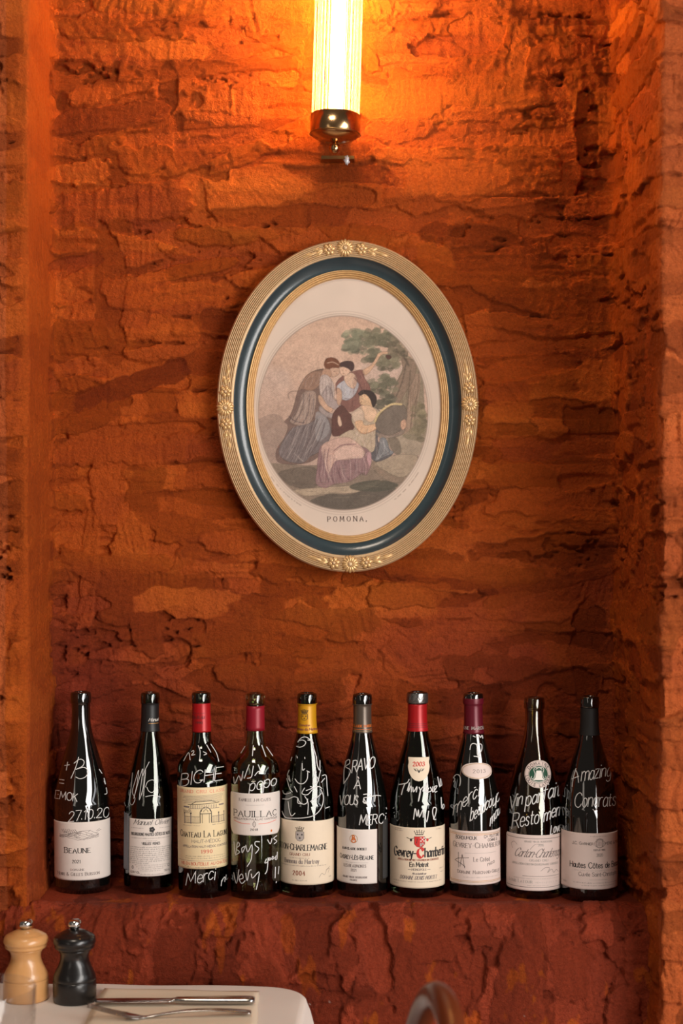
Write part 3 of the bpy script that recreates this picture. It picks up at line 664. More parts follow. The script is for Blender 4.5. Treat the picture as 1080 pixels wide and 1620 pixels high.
G_('P',6.6,"0 0 0 10|~0 10 3.8 10 6.2 9 6.4 7.2 5.6 5.4 3.4 4.7 0 4.7"); G_('Q',8.8,"~4.4 10 1.5 8.8 .2 5 1.5 1.2 4.4 0 7.3 1.2 8.6 5 7.3 8.8 4.4 10|5 2 8.8 -1.4")
G_('R',7.2,"0 0 0 10|~0 10 3.8 10 6 9 6.1 7 5.2 5.5 3.2 5 0 5|3.2 5 7.2 0"); G_('S',6.2,"~5.6 8.2 4.6 9.7 3 10 1 9.3 .5 7.6 1.4 6 4.6 4.4 5.9 2.8 5.2 .7 3 0 1 .5 .2 2")
G_('T',7.4,"3.7 0 3.7 10|0 10 7.4 10"); G_('U',7.6,"~0 10 0 3.6 1 .9 3.8 0 6.6 .9 7.6 3.6 7.6 10"); G_('V',8,"0 10 4 0 8 10"); G_('W',11,"0 10 2.8 0 5.5 9.5 8.2 0 11 10")
G_('X',7.4,"0 0 7.4 10|0 10 7.4 0"); G_('Y',7.4,"0 10 3.7 5 7.4 10|3.7 5 3.7 0"); G_('Z',6.8,"0 10 6.8 10 0 0 6.8 0")
G_('a',5,"~4.8 5 3.6 6.5 1.8 6.3 .3 4 .4 1.6 1.8 .1 3.6 .8 4.8 2.6|4.9 6.4 4.8 1.2 5.4 .1"); G_('b',5,"0 10 0 0|~0 4.6 1.6 6.3 3.6 6.2 4.9 4.4 4.8 1.8 3.4 .1 1.4 .3 0 1.8")
G_('c',4.6,"~4.5 5.2 3.4 6.4 1.6 6.2 .2 3.6 .8 1 2.4 0 4.6 1.3"); G_('d',5,"5 10 5 0|~5 4.6 3.4 6.3 1.4 6.2 .1 4 .4 1.4 2 0 3.8 .6 5 2")
G_('e',4.8,"~.4 3.4 4.6 3.6 4.2 5.6 2.6 6.5 .9 5.6 .2 3.2 1 .8 2.8 0 4.8 1.2"); G_('f',3.6,"~4 9.2 2.8 10 1.6 8.6 1.4 6 1.4 0|0 6.2 3.4 6.2")
G_('g',5,"~4.8 5 3.6 6.5 1.6 6.3 .2 4 .4 1.6 1.8 .2 3.6 .8 4.8 2.6|~4.9 6.4 4.9 -1.4 3.8 -3.2 1.8 -3.4 .2 -2.4"); G_('h',5,"0 10 0 0|~0 4.2 1.4 6 3.2 6.4 4.6 5.4 4.8 3.6 4.8 0")
G_('i',1,".5 6.4 .5 0|.5 8.6 .5 9.2"); G_('j',2,"~1.5 6.4 1.5 -2 .6 -3.3 -.8 -3|1.5 8.6 1.5 9.2"); G_('k',4.8,"0 10 0 0|4.4 6.4 0 2.6|1.6 3.8 4.8 0"); G_('l',1,".5 10 .5 0")
G_('m',8,"0 6.4 0 0|~0 4.4 1.2 6 2.6 6.4 3.8 5.4 4 3.6 4 0|~4 4.4 5.2 6 6.6 6.4 7.8 5.4 8 3.6 8 0"); G_('n',4.8,"0 6.4 0 0|~0 4.2 1.4 6 3.2 6.4 4.6 5.4 4.8 3.6 4.8 0")
G_('o',5.2,"~2.6 6.5 .8 5.6 .1 3.2 .8 .9 2.6 0 4.4 .9 5.1 3.2 4.4 5.6 2.6 6.5"); G_('p',5,"0 6.4 0 -3.4|~0 4.6 1.6 6.3 3.6 6.2 4.9 4.4 4.8 1.8 3.4 .1 1.4 .3 0 1.8")
G_('q',5,"5 6.4 5 -3.4|~5 4.6 3.4 6.3 1.4 6.2 .1 4 .4 1.4 2 0 3.8 .6 5 2"); G_('r',3.4,"0 6.4 0 0|~0 4 1 5.7 2.2 6.4 3.6 6.2"); G_('s',4,"~3.7 5.3 2.6 6.5 1 6.2 .5 4.9 1.6 3.7 3.2 2.9 3.8 1.5 2.8 .1 1 .2 .1 1.4")
G_('t',3.2,"~1.3 9 1.3 1.6 2 .1 3.3 .5|0 6.3 3.2 6.3"); G_('u',4.8,"~0 6.4 0 2.4 .8 .4 2.4 0 3.8 .8 4.8 2.4|4.8 6.4 4.8 0"); G_('v',4.8,"0 6.4 2.4 0 4.8 6.4"); G_('w',7.4,"0 6.4 1.9 0 3.7 6 5.5 0 7.4 6.4")
G_('x',4.8,"0 0 4.8 6.4|0 6.4 4.8 0"); G_('y',4.8,"0 6.4 2.5 0|~4.8 6.4 2.4 -.4 1.4 -2.8 -.2 -3.2"); G_('z',4.4,"0 6.4 4.4 6.4 0 0 4.4 0")
G_('0',6,"~3 10 .9 8.6 .1 5 .9 1.4 3 0 5.1 1.4 5.9 5 5.1 8.6 3 10"); G_('1',3,"0 8.2 2 10 2 0"); G_('2',6,"~.4 7.8 1.2 9.4 3 10 5 9.2 5.4 7.2 4 4.6 .1 .1|.1 0 6 0"); G_('3',6,"~.5 8.4 1.6 9.8 3.4 10 5 8.9 5 6.6 3.6 5.4 2 5.3|~2 5.3 4 5.2 5.7 3.8 5.5 1.4 3.4 0 1.2 .3 .1 1.8")
G_('4',6.2,"4.6 0 4.6 10 0 3 6.2 3"); G_('5',6,"5.4 10 1 10 .6 5.6|~.6 5.6 2.6 6.4 4.8 5.6 5.8 3.4 5 1 3 0 1 .4 .1 1.6"); G_('6',6,"~5.4 9 3.6 10 1.4 8.4 .2 5 .4 2 2 .1 4.4 .3 5.7 2.4 5.2 4.8 3.2 5.8 1.2 5 .3 3.2")
G_('7',5.8,"0 10 5.8 10 2 0"); G_('8',6,"~3 10 1 9 .9 7 3 5.4 5.3 3.6 5.3 1.2 3 0 .7 1.2 .7 3.6 3 5.4 5.1 7 5 9 3 10"); G_('9',6,"~.6 1 2.4 0 4.6 1.6 5.8 5 5.6 8 4 9.9 1.6 9.7 .3 7.6 .8 5.2 2.8 4.2 4.8 5 5.7 6.8")
G_('-',3.4,"0 4 3.4 4"); G_('_',8,"0 4 8 4"); G_('.',1,".3 0 .3 .9"); G_(',',1,".6 .9 0 -1.6"); G_("'",1,".5 10 .3 7.6"); G_('&',8,"~8 4.4 6.4 1.4 3.4 0 .6 1.2 .8 3.8 3.8 6 4.8 8 3.8 9.8 2.2 9.4 1.8 7.6 3.4 4.6 8 0")
G_('!',1,".6 10 .3 3|.3 0 .2 .8"); G_('+',6,"3 1.5 3 7.5|0 4.5 6 4.5"); G_('=',6,"0 3 6 3|0 6 6 6"); G_('(',2,"~2 11 .5 7 .5 3 2 -1"); G_(')',2,"~0 11 1.5 7 1.5 3 0 -1"); G_('/',4,"0 -1 4 11"); G_('%',8,"0 0 8 10|~1.5 10 .2 8.5 1.5 7 2.8 8.5 1.5 10|~6.5 3 5.2 1.5 6.5 0 7.8 1.5 6.5 3"); G_(' ',3.6,"")
ACC = {'é': ('e', '/'), 'è': ('e', '\\'), 'ê': ('e', '^'), 'ô': ('o', '^'), 'É': ('E', '/'), 'Ô': ('O', '^'), 'È': ('E', '\\'), 'À': ('A', '\\'), 'Ç': ('C', ','), 'Â': ('A', '^')}
def glyph(ch):
    ac = None
    if ch in ACC: ch, ac = ACC[ch]
    wd, s = GL.get(ch, GL[' ']); out = []
    for part in s.split('|'):
        part = part.strip()
        if not part: continue
        sm = part[0] == '~'
        v = [float(t) for t in part.lstrip('~').split()]; p = list(zip(v[::2], v[1::2]))
        out.append((catmull(p, 4) if sm else p, sm))
    if ac:
        y = 11.2 if ch.isupper() else 7.6; c = wd/2
        out.append(({'/': [(c-.6, y), (c+1.2, y+2)], '\\': [(c+.6, y), (c-1.2, y+2)], '^': [(c-1.6, y), (c, y+1.8), (c+1.6, y)], ',': [(c, 0), (c+.6, -1.4), (c-.6, -2.2)]}[ac], False))
    return wd, out
class Ink:
    """flat quads in photo-pixel units (u right, y down), each with a colour index"""
    def __init__(s): s.V = []; s.F = []; s.M = []
    def poly(s, pts, m=0):
        q = []
        for a, b in zip(pts, list(pts[1:])+[pts[0]]):
            n = max(1, int(math.hypot(b[0]-a[0], b[1]-a[1])/2.5)); q += [(a[0]+(b[0]-a[0])*k/n, a[1]+(b[1]-a[1])*k/n) for k in range(n)]
        cx = sum(p[0] for p in q)/len(q); cy = sum(p[1] for p in q)/len(q); n = len(q)
        R = max(math.hypot(p[0]-cx, p[1]-cy) for p in q); K = max(1, int(R/2.5)); i = len(s.V)
        for k in range(K): s.V += [(cx+(p[0]-cx)*(1-k/K), cy+(p[1]-cy)*(1-k/K)) for p in q]
        s.V.append((cx, cy)); c = i+K*n
        for k in range(K-1): s.F += [(i+k*n+j, i+k*n+(j+1) % n, i+(k+1)*n+(j+1) % n, i+(k+1)*n+j) for j in range(n)]; s.M += [m]*n
        s.F += [(i+(K-1)*n+j, i+(K-1)*n+(j+1) % n, c) for j in range(n)]; s.M += [m]*n
    def ribbon(s, pts, wd, m=0, thin=None, nib=0.0, maxseg=3.0):
        q = []
        for a, b in zip(pts[:-1], pts[1:]):
            L = math.hypot(b[0]-a[0], b[1]-a[1]); n = max(1, int(L/maxseg)+0)
            for k in range(n): q.append((a[0]+(b[0]-a[0])*k/n, a[1]+(b[1]-a[1])*k/n))
        q.append(tuple(pts[-1])); 
        if len(q) < 2: return
        base = len(s.V); N = len(q)
        for i in range(N):
            a = q[max(0, i-1)]; b = q[min(N-1, i+1)]; dx, dy = b[0]-a[0], b[1]-a[1]; L = math.hypot(dx, dy) or 1; dx /= L; dy /= L
            ww = wd
            if thin is not None: ww = thin+(wd-thin)*abs(math.sin(math.atan2(-dy, dx)-nib))
            ww *= 0.5; ex = 0
            if i == 0: ex = -wd*0.25
            if i == N-1: ex = wd*0.25
            s.V.append((q[i][0]+dx*ex-dy*ww, q[i][1]+dy*ex+dx*ww)); s.V.append((q[i][0]+dx*ex+dy*ww, q[i][1]+dy*ex-dx*ww))
        for i in range(N-1): j = base+2*i; s.F.append((j, j+1, j+3, j+2)); s.M.append(m)
    def text(s, t, cx, yb, h, width=None, style='serif', m=0, wt=None, slant=0.0, rise=0.0, left=None, sp=1.5, jit=0.0, caps=None):
        """h = cap height in px; centred on cx unless left is given"""
        x = 0; items = []; rj = random.Random(hash_(t))
        for ch in t:
            k = 1.0
            if caps and ch.isupper() is False and ch.isalpha(): ch = ch.upper(); k = caps
            wd, st = glyph(ch); items.append((x, st, k)); x += wd*k+sp+(0.9 if style in ('serif', 'nib') else 0)
        W = x-sp; sy = h/10; sx = (width/W) if width else sy
        x0 = left if left is not None else cx-W*sx/2
        thick = wt or {'serif': 0.17, 'sans': 0.12, 'nib': 0.24, 'pen': 0.10, 'hand': 0.14}[style]
        wpx = thick*h; fine = {'serif': wpx*0.42, 'sans': None, 'nib': wpx*0.25, 'pen': wpx*0.35, 'hand': None}[style]
        nib = {'nib': math.radians(35), 'pen': math.radians(20)}.get(style, 0.0)
        wpx = max(wpx, 0.55)
        if fine is not None: fine = max(fine, 0.34)
        for xx, st, k in items:
            dy = rj.uniform(-jit, jit)*h; ks = k*(1+rj.uniform(-jit, jit)); 
            for p, smo in st:
                q = [(x0+(xx+px*ks)*sx+(py*ks)*sy*slant, yb-py*ks*sy+dy-rise*((xx+px)*sx)) for px, py in p]
                s.ribbon(q, wpx, m, fine, nib)
                if style == 'serif':
                    for e0, e1 in ((p[0], p[1]), (p[-1], p[-2])):
                        if abs(e0[1]-e1[1]) > 2.2*abs(e0[0]-e1[0])*0.35 and min(abs(e0[1]), abs(e0[1]-10), abs(e0[1]-6.4)) < 0.05 and abs(e0[1]-e1[1]) > 0.8:
                            ax = x0+(xx+e0[0]*ks)*sx+e0[1]*ks*sy*slant; ay = yb-e0[1]*ks*sy+dy-rise*((xx+e0[0])*sx)
                            s.ribbon([(ax-1.25*sx*k, ay+rise*1.25*sx), (ax+1.25*sx*k, ay-rise*1.25*sx)], fine*1.1, m)
    def para(s, x0, x1, y, h, m=0, seed=0, lead=None, fill=0.8):
        """a line of type far too small to read"""
        r = random.Random(seed); x = x0
        while x < x1-1:
            L = min(r.uniform(1.5, 6.0)*h*0.8, x1-x)
            n = max(1, int(L/(h*0.62)))
            for k in range(n):
                xa = x+k*L/n; hh = h*r.uniform(0.55, 1.0)
                s.ribbon([(xa, y), (xa+L/n*0.25, y-hh)] if r.random() < 0.5 else [(xa, y-hh*0.5), (xa+L/n*0.7, y-hh*0.5)], 0.42, m)
            x += L+h*0.55
    def line(s, x0, x1, y, wd=0.6, m=0): s.ribbon([(x0, y), (x1, y)], wd, m)
    def disc(s, cx, cy, rx, ry, m=0, n=20):
        s.poly([(cx+rx*math.cos(2*PI*k/n), cy+ry*math.sin(2*PI*k/n)) for k in range(n)], m)
    def circ(s, cx, cy, rx, ry, wd, m=0, n=28, a0=0, a1=2*PI):
        s.ribbon([(cx+rx*math.cos(a0+(a1-a0)*k/n), cy+ry*math.sin(a0+(a1-a0)*k/n)) for k in range(n+1)], wd, m)
def hash_(t):
    h = 7
    for c in t: h = (h*31+ord(c)) % 99991
    return h
INKS = {'black': mat('black_ink', rgb(42, 38, 38), 0.6), 'red': mat('red_ink', rgb(196, 40, 34), 0.6), 'gold': mat('gold_ink', rgb(196, 140, 76), 0.45, 0.3),
        'grey': mat('grey_ink', rgb(128, 116, 112), 0.7), 'brown': mat('brown_ink', rgb(140, 78, 58), 0.7), 'white': mat('white_ink', rgb(236, 230, 222), 0.6),
        'orange': mat('orange_ink', rgb(206, 108, 40), 0.5), 'pink': mat('rose_ink', rgb(226, 120, 104), 0.6), 'green': mat('green_ink', rgb(20, 74, 50), 0.5),
        'lgrey': mat('pale_grey_ink', rgb(172, 162, 156), 0.7), 'palegold': mat('dull_gold_ink', rgb(176, 142, 96), 0.45, 0.2)}
IK = list(INKS); II = {k: i for i, k in enumerate(IK)}
# the title under the oval print
tk = Ink(); tk.text('POMONA,', 546.5, 824.5, 7.6, 62, 'serif', 0, wt=0.17, sp=6.5)
V = [((u-549.5)*kf, -0.0039, (644-y)*kf) for u, y in tk.V]
mk('print_title', V, tk.F, mat('faded_black_ink', rgb(120, 104, 96), 0.8), frame, sm=False)
# ------------------------------------------------------------ wine bottles
def glass(name, col, rough=0.03):
    m = bpy.data.materials.new(name); m.use_nodes = True; b = m.node_tree.nodes['Principled BSDF']
    b.inputs['Base Color'].default_value = (*col, 1); b.inputs['Roughness'].default_value = rough; b.inputs['IOR'].default_value = 1.5
    b.inputs['Coat Weight'].default_value = 0.8; b.inputs['Coat Roughness'].default_value = 0.02
    b.inputs['Transmission Weight'].default_value = 1.0; b.inputs['Specular IOR Level'].default_value = 0.5
    return m
def opaque_glass(name, col):
    return mat(name, col, 0.035, 0, 1.0, coat=0.8)
M['g_dark'] = opaque_glass('near_black_green_glass', rgb(9, 9, 8))
M['g_green'] = glass('bottle_green_glass', (0.44, 0.52, 0.26))
M['g_olive'] = glass('olive_brown_glass', (0.34, 0.27, 0.11))
M['g_deep'] = glass('deep_green_glass', (0.10, 0.15, 0.07))
M['hand'] = mat('white_marker_paint', rgb(215, 214, 212), 0.55)
def pap(name, c, tr=0.0): return mat(name, c, 0.62, var=0.035, vscale=90, bump=0.05, bscale=900)
M['p_white'] = pap('white_label_paper', rgb(222, 211, 203)); M['p_cream'] = pap('cream_label_paper', rgb(226, 208, 184)); M['p_yel'] = pap('yellowed_label_paper', rgb(228, 206, 164))
M['p_rose'] = pap('rosy_label_paper', rgb(220, 201, 193)); M['p_shade'] = pap('shaded_label_paper', rgb(118, 120, 128)); M['p_deepshade'] = pap('deep_shaded_label', rgb(52, 52, 52))  # last two: turned-away labels, their shade put into the paper colour
for k, c, r, mt in (('c_red', (168, 22, 26), .35, .2), ('c_crim', (142, 20, 38), .4, .15), ('c_black', (26, 25, 26), .45, .1), ('c_yellow', (206, 148, 22), .4, .15), ('c_grey', (96, 84, 74), .32, .5), ('c_burg', (98, 18, 34), .35, .2), ('c_matt', (22, 22, 22), .6, 0)):
    M[k] = mat('capsule_'+k[2:], rgb(*c), r, mt, var=0.05, vscale=200)
BURG = [(0, 13.5), (1.2, 15.2), (3, 15.9), (9, 16.4), (15, 16.3), (17.5, 15.9), (18.5, 14.6), (30, 14.5), (44, 14.8), (56, 15.8), (68, 18.2), (80, 21.6), (92, 25.2), (104, 28.8), (117, 32.4), (130, 35.9), (144, 39.2), (158, 42.0), (172, 43.6), (186, 44)]
BORD = [(0, 12.5), (1.2, 14.0), (3, 14.8), (8, 15.2), (14, 15.2), (17, 14.8), (18.5, 14.0), (45, 14.4), (66, 14.9), (74, 15.6), (81, 17.2), (87, 20.4), (94, 26), (100, 31), (107, 35.6), (115, 38.0), (126, 38.9), (140, 39)]
class Bottle:
    def __init__(s, cx, w, top, base, kind, label, gl, neck=None, tilt=0.0, ncx=None):
        Df = 0.525*F/(base-1.5-HY); s.R = w/2*Df/(F-w/2*0.0)
        s.R = (w/2)*(Df)/(F-w/2); s.D = Df+s.R
        s.X0 = (cx-HX)/F*s.D; s.Y0 = s.D-DW; s.cx = cx
        s.s = F/s.D
        ztop = ZC-(top+1-HY)/s.s; s.zl = ZL+0.0002; s.Ht = ztop-s.zl; Hpx = s.Ht*s.s; s.top = top+1
        pr = BURG if kind == 'burg' else BORD; k = (w/2)/pr[-1][1]; nk = neck or 1.0
        P2 = []
        for d, r in pr:
            t = min(1, max(0, (d-40)/90)); kk = nk*(1-t)+k*t
            P2.append((d, r*kk))
        R = w/2*s.D/ (F) ; 
        s.prof = [(d, r/s.s) for d, r in P2]; s.R = s.prof[-1][1]
        s.prof += [(Hpx-7, s.R), (Hpx-3.2, s.R*0.985), (Hpx-1, s.R*0.95), (Hpx, s.R*0.90)]
        s.Hpx = Hpx
        s.split = 1310
        s.th0 = -math.atan2(s.X0, s.D)
        s.root = empty('wine_bottle', (s.X0, s.Y0, s.zl)); tag(s.root, label, 'wine bottle', None)
        s.root.rotation_euler = (0, math.radians(tilt), 0)
        pf = [(0.0, 0.010), (s.R*0.45, 0.006), (s.R*0.7, 0.0012), (s.R*0.8, 0.0)]+[(r, s.Ht-d/s.s) for d, r in s.smooth()[::-1]]
        # lip, then the inner wall going back down
        ri = s.prof[0][1]-0.003
        pf += [(ri+0.0010, s.Ht+0.0003), (ri, s.Ht-0.0015)]
        if gl in ('g_green', 'g_olive', 'g_deep'):
            inner = [(max(r-0.0028, 0.006), s.Ht-d/s.s) for d, r in s.smooth() if 8 < d < Hpx-8]
            pf += [(ri, s.Ht-0.006)]+inner+[(s.R*0.8, 0.008), (s.R*0.4, 0.014), (0.0, 0.018)]
        else:
            pf += [(ri, s.Ht-0.03), (0.0, s.Ht-0.035)]
        # body
        lathe('glass_body', pf, M[gl], s.root, 72)
    def smooth(s):
        out = catmull(s.prof, 3); return out
    def rad(s, z):          # outer radius at height z above the base (m)
        d = (s.Ht-z)*s.s
        if not hasattr(s, '_sm'): q = s.smooth(); s._sm = ([p[0] for p in q], [p[1] for p in q])
        return float(np.interp(d, *s._sm))
    def arc(s, u, y, off):       # print coordinates: u = arc px from the bottle's centre line, y = photo row at the front
        sf = F/(s.D-s.R); z = ZC-(y-HY)/sf-s.zl; z = min(max(z, 0.001), s.Ht)
        r = s.rad(z)
        for _ in range(4): sf2 = F/(s.D-r); z = min(max(ZC-(y-HY)/sf2-s.zl, 0.001), s.Ht); r = s.rad(z)
        th = s.th0+(u-s.cx)/(sf*r) if r > s.R*0.9 else s.th0+(u-s.cx)/(sf2*r)
        r += off; return (r*math.sin(th), -r*math.cos(th), z)
    def proj(s, u, y, off):      # from where it shows in the photograph
        th = 0; r = s.R
        for _ in range(6):
            dep = s.D-r*math.cos(th); z = ZC-(y-HY)/F*dep-s.zl; z = min(max(z, 0.001), s.Ht-0.001); r = s.rad(z)
            q = ((u-HX)/F*dep-s.X0)/r; th = math.asin(max(-0.985, min(0.985, q)))
        r += off; return (r*math.sin(th), -r*math.cos(th), z)
    def label(s, u0, u1, y0, y1, mt, shape=None, name='label', mode='arc', lab=None, nu=40, nv=40):
        f = s.arc; V = []; Fc = []; nu2 = nu+2; nv2 = nv+2
        for j in range(-1, nv+2):
            t = min(max(j/nv, 0), 1); y = y0+(y1-y0)*t
            a, b = (0, 1) if shape is None else shape(t)
            for i in range(-1, nu+2):
                q = min(max(i/nu, 0), 1); u = u0+(u1-u0)*(a+(b-a)*q)
                rim = i < 0 or i > nu or j < 0 or j > nv
                V.append(f(u, y, 0.00002 if rim else 0.00045))
        W = nu+3
        for j in range(nv+2):
            for i in range(nu+2):
                k = j*W+i; Fc.append((k, k+W, k+W+1, k+1))
        o = mk(name, V, Fc, mt, s.root)
        if lab: o['label'] = lab
        return o
    def ink(s, ink, parent, name='printed_lettering', mode='arc', off=0.0006, mt=None):
        f = s.arc if mode == 'arc' else s.proj
        V = [f(u, y, off) for u, y in ink.V]
        if not V: return
        if mt is None:
            used = sorted(set(ink.M)); mats = [INKS[IK[k]] for k in used]; fm = [used.index(k) for k in ink.M]
        else: mats = [mt]; fm = None
        return mk(name, V, ink.F, mats, parent, sm=False, fm=fm)
    def capsule(s, y0, y1, mt, cover=False):
        d0 = y0-s.top; d1 = y1-s.top; pf = []
        pr = s.smooth(); base = [(r, d) for d, r in pr if d0 < d < d1]
        rr = lambda d: s.rad(s.Ht-d/s.s)
        pf = [(rr(d0), s.Ht-d0/s.s)]+[(r, s.Ht-d/s.s) for r, d in base]+[(rr(d1), s.Ht-d1/s.s)]
        V = []; n = 48; Fc = []
        full = [(pf[0][0]-0.0001, pf[0][1])]+[(r+0.00045, z) for r, z in pf]+[(pf[-1][0]-0.0001, pf[-1][1])]
        for r, z in full:
            for k in range(n): a = 2*PI*k/n; V.append((r*math.cos(a), r*math.sin(a), z))
        for i in range(len(full)-1):
            for k in range(n): k2 = (k+1) % n; Fc.append((i*n+k, (i+1)*n+k, (i+1)*n+k2, i*n+k2))
        return mk('capsule', V, Fc, mt, s.root)
class Crop:
    """converts readings taken on a zoomed crop into photo pixels"""
    def __init__(s, ox, oy, k): s.ox, s.oy, s.k = ox, oy, k
    def __call__(s, p): return [(s.ox+x/s.k, s.oy+y/s.k) for x, y in p]
    def x(s, v): return s.ox+v/s.k
    def y(s, v): return s.oy+v/s.k
def scrawl(b, items, cr, wd=1.9, text=()):
    wd *= 0.74
    """handwriting with a white marker, readings in crop units"""
    k = Ink()
    for p in items: k.ribbon(catmull(cr(p), 4), wd, 0)
    for t, x0, y0, x1, y1, h in text:
        ri = (y0-y1)/(x1-x0); hh = h/cr.k; n = len(t)
        k.text(t, 0, cr.y(y0), hh, (x1-x0)/cr.k, 'hand', 0, wt=wd/hh, slant=0.12, rise=ri, left=cr.x(x0), sp=1.2, jit=0.06)
    for up in (0, 1):          # writing above the label and below it
        kk = Ink(); vmap = {}
        for f in k.F:
            if (k.V[f[0]][1] > b.split) != bool(up): continue
            for i in f:
                if i not in vmap: vmap[i] = len(kk.V); kk.V.append(k.V[i])
            kk.F.append(tuple(vmap[i] for i in f)); kk.M.append(0)
        if kk.F: b.ink(kk, b.root, 'handwriting', 'proj', 0.0004, M['hand'])
c1 = Crop(70, 1080, 4.629); c2 = Crop(270, 1080, 4.629); c3 = Crop(430, 1080, 4.629); c4 = Crop(600, 1080, 4.629); c5 = Crop(780, 1080, 4.5)
def crown(k, cx, yb, w_, h, m):
    k.ribbon([(cx-w_*.36, yb), (cx+w_*.36, yb)], 1.3, m)
    for q in (-1, -.5, 0, .5, 1): k.ribbon([(cx+q*w_*.34, yb-.4), (cx+q*w_*.48, yb-h*(.75+.25*(1-abs(q))))], 0.8, m); k.disc(cx+q*w_*.48, yb-h*(.8+.25*(1-abs(q))), .8, .8, m, 8)
    k.circ(cx, yb-h*.35, w_*.36, h*.28, .5, m, 12, PI, 2*PI)
def shield(k, cx, y0, w_, h, m, fill=None):
    p = [(cx-w_/2, y0), (cx+w_/2, y0), (cx+w_/2, y0+h*.7), (cx+w_*.28, y0+h*.93), (cx, y0+h), (cx-w_*.28, y0+h*.93), (cx-w_/2, y0+h*.7)]
    if fill is not None: k.poly(p, fill)
    k.ribbon(p+[p[0]], .6, m)
# 1 --- large dark bottle, far left
b = Bottle(131, 88, 1093, 1414, 'burg', 'large black wine bottle with a plain white label and no capsule, leftmost in the row', 'g_dark', tilt=-0.6)
L = b.label(131-63, 131+62, 1301, 1393, M['p_white'])
k = Ink(); rr = random.Random(2)
for i in range(7): k.ribbon([(91+x*67/14, 1319+5*math.sin(x*.5+i*.7)*(1-i*.06)+i*1.1+rr.uniform(-1, 1)) for x in range(15)], .45, II['grey'])
for i in range(26):
    x = rr.uniform(92, 157); y = 1316+rr.uniform(0, 10)*math.sin((x-92)/66*PI); k.ribbon([(x, y), (x+rr.uniform(2, 7), y+rr.uniform(-3, 3))], .6, II['grey'])
for i in range(8): k.ribbon([(96+i*3.4, 1312+rr.uniform(-1, 1)), (99+i*3.6, 1318+rr.uniform(-1, 3))], .8, II['grey'])
k.text('Beaune', 123, 1349.5, 8.6, 43, 'serif', II['black'], caps=0.82); k.text('2021', 121.5, 1365.5, 5, 13.5, 'serif', II['black'])
k.text('DOMAINE', 123, 1377.5, 2.9, 22, 'serif', II['grey']); k.text('Henri & Gilles Buisson', 122, 1385.5, 5.2, 74, 'serif', II['grey'], caps=.8)
b.ink(k, L)
scrawl(b, [[(160, 605), (195, 600)], [(182, 580), (172, 640)], [(262, 545), (240, 620), (205, 700)], [(228, 590), (270, 560), (300, 575), (290, 610), (240, 635)], [(240, 635), (300, 620), (330, 650), (310, 690), (270, 703), (240, 690)], [(122, 706), (155, 712)], [(120, 732), (152, 737)],
           [(410, 635), (430, 665)], [(445, 700), (455, 745), (445, 720)], [(460, 770), (465, 810), (448, 818)]], c1, 1.5,
       [('EMOK', 86, 845, 248, 868, 58), ('27.10.20', 180, 1015, 475, 985, 72)])
# 2 --- dark bottle showing its back label
b = Bottle(235, 78, 1094, 1414, 'burg', 'black wine bottle showing a small back label full of fine print, second from the left', 'g_deep', neck=.93, tilt=0.5)
b.capsule(1112, 1156, M['c_black'])
k = Ink(); k.text('Manuel', 241, 1141, 5, 17, 'pen', II['white'], slant=.4); k.line(233, 250, 1144.5, .7, II['gold']); b.ink(k, b.root, 'capsule_lettering', off=0.0009)
L = b.label(200, 279, 1296, 1386.5, M['p_white'])
b.label(235-63, 235-39, 1290, 1380, M['p_shade'], name='label', lab='edge of the other label, shade put into its grey colour')
k = Ink(); k.text('Manuel Olivier', 239, 1305, 8, 60, 'pen', II['black'], slant=.45, wt=.12)
k.para(204, 226, 1311, 1.6, II['grey'], 1); k.para(252, 274, 1311, 1.6, II['grey'], 2)
for i in range(5): k.disc(239.5+2.6*math.cos(i*1.257), 1312.5+2.6*math.sin(i*1.257), 2.2, 2.2, II['black'], 8)
k.text('BOURGOGNE HAUTES CÔTES DE NUITS', 239, 1322, 4.2, 68, 'sans', II['black'], wt=.2); k.para(206, 272, 1327, 1.6, II['grey'], 3); k.para(230, 248, 1331, 1.5, II['grey'], 4)
k.text('VIEILLES VIGNES', 238, 1336.5, 3.8, 29, 'sans', II['black'], wt=.2)
for i in range(9): k.para(202, 274 if i < 8 else 235, 1341.5+i*3.15, 2.2, II['black'], 10+i)
for i in range(4): k.para(212+i*3, 268-i*4, 1369.5+i*3.0, 1.7, II['grey'], 30+i)
k.circ(208, 1373, 1.4, 2.2, .8, II['black'], 10); k.circ(270, 1371, 2.2, 2.2, .6, II['black'], 12); k.text('12,5% VOL', 212, 1382, 3, 17, 'sans', II['grey']); k.text('750 ML', 267, 1380.5, 3, 13, 'sans', II['grey']); k.para(222, 260, 1384, 1.5, II['grey'], 9)
b.ink(k, L)
scrawl(b, [[(640, 660), (632, 760), (622, 870), (640, 895), (660, 850), (640, 800), (660, 720), (685, 640), (670, 760), (650, 850), (690, 700), (715, 630), (700, 760), (690, 860), (720, 760), (735, 640), (725, 760), (722, 830)],
           [(760, 580), (735, 630), (715, 680)], [(735, 765), (750, 725), (790, 712), (808, 745), (790, 800), (760, 795), (745, 765)], [(735, 835), (790, 825), (845, 836)], [(582, 825), (580, 870), (592, 905)]], c1, 1.1)
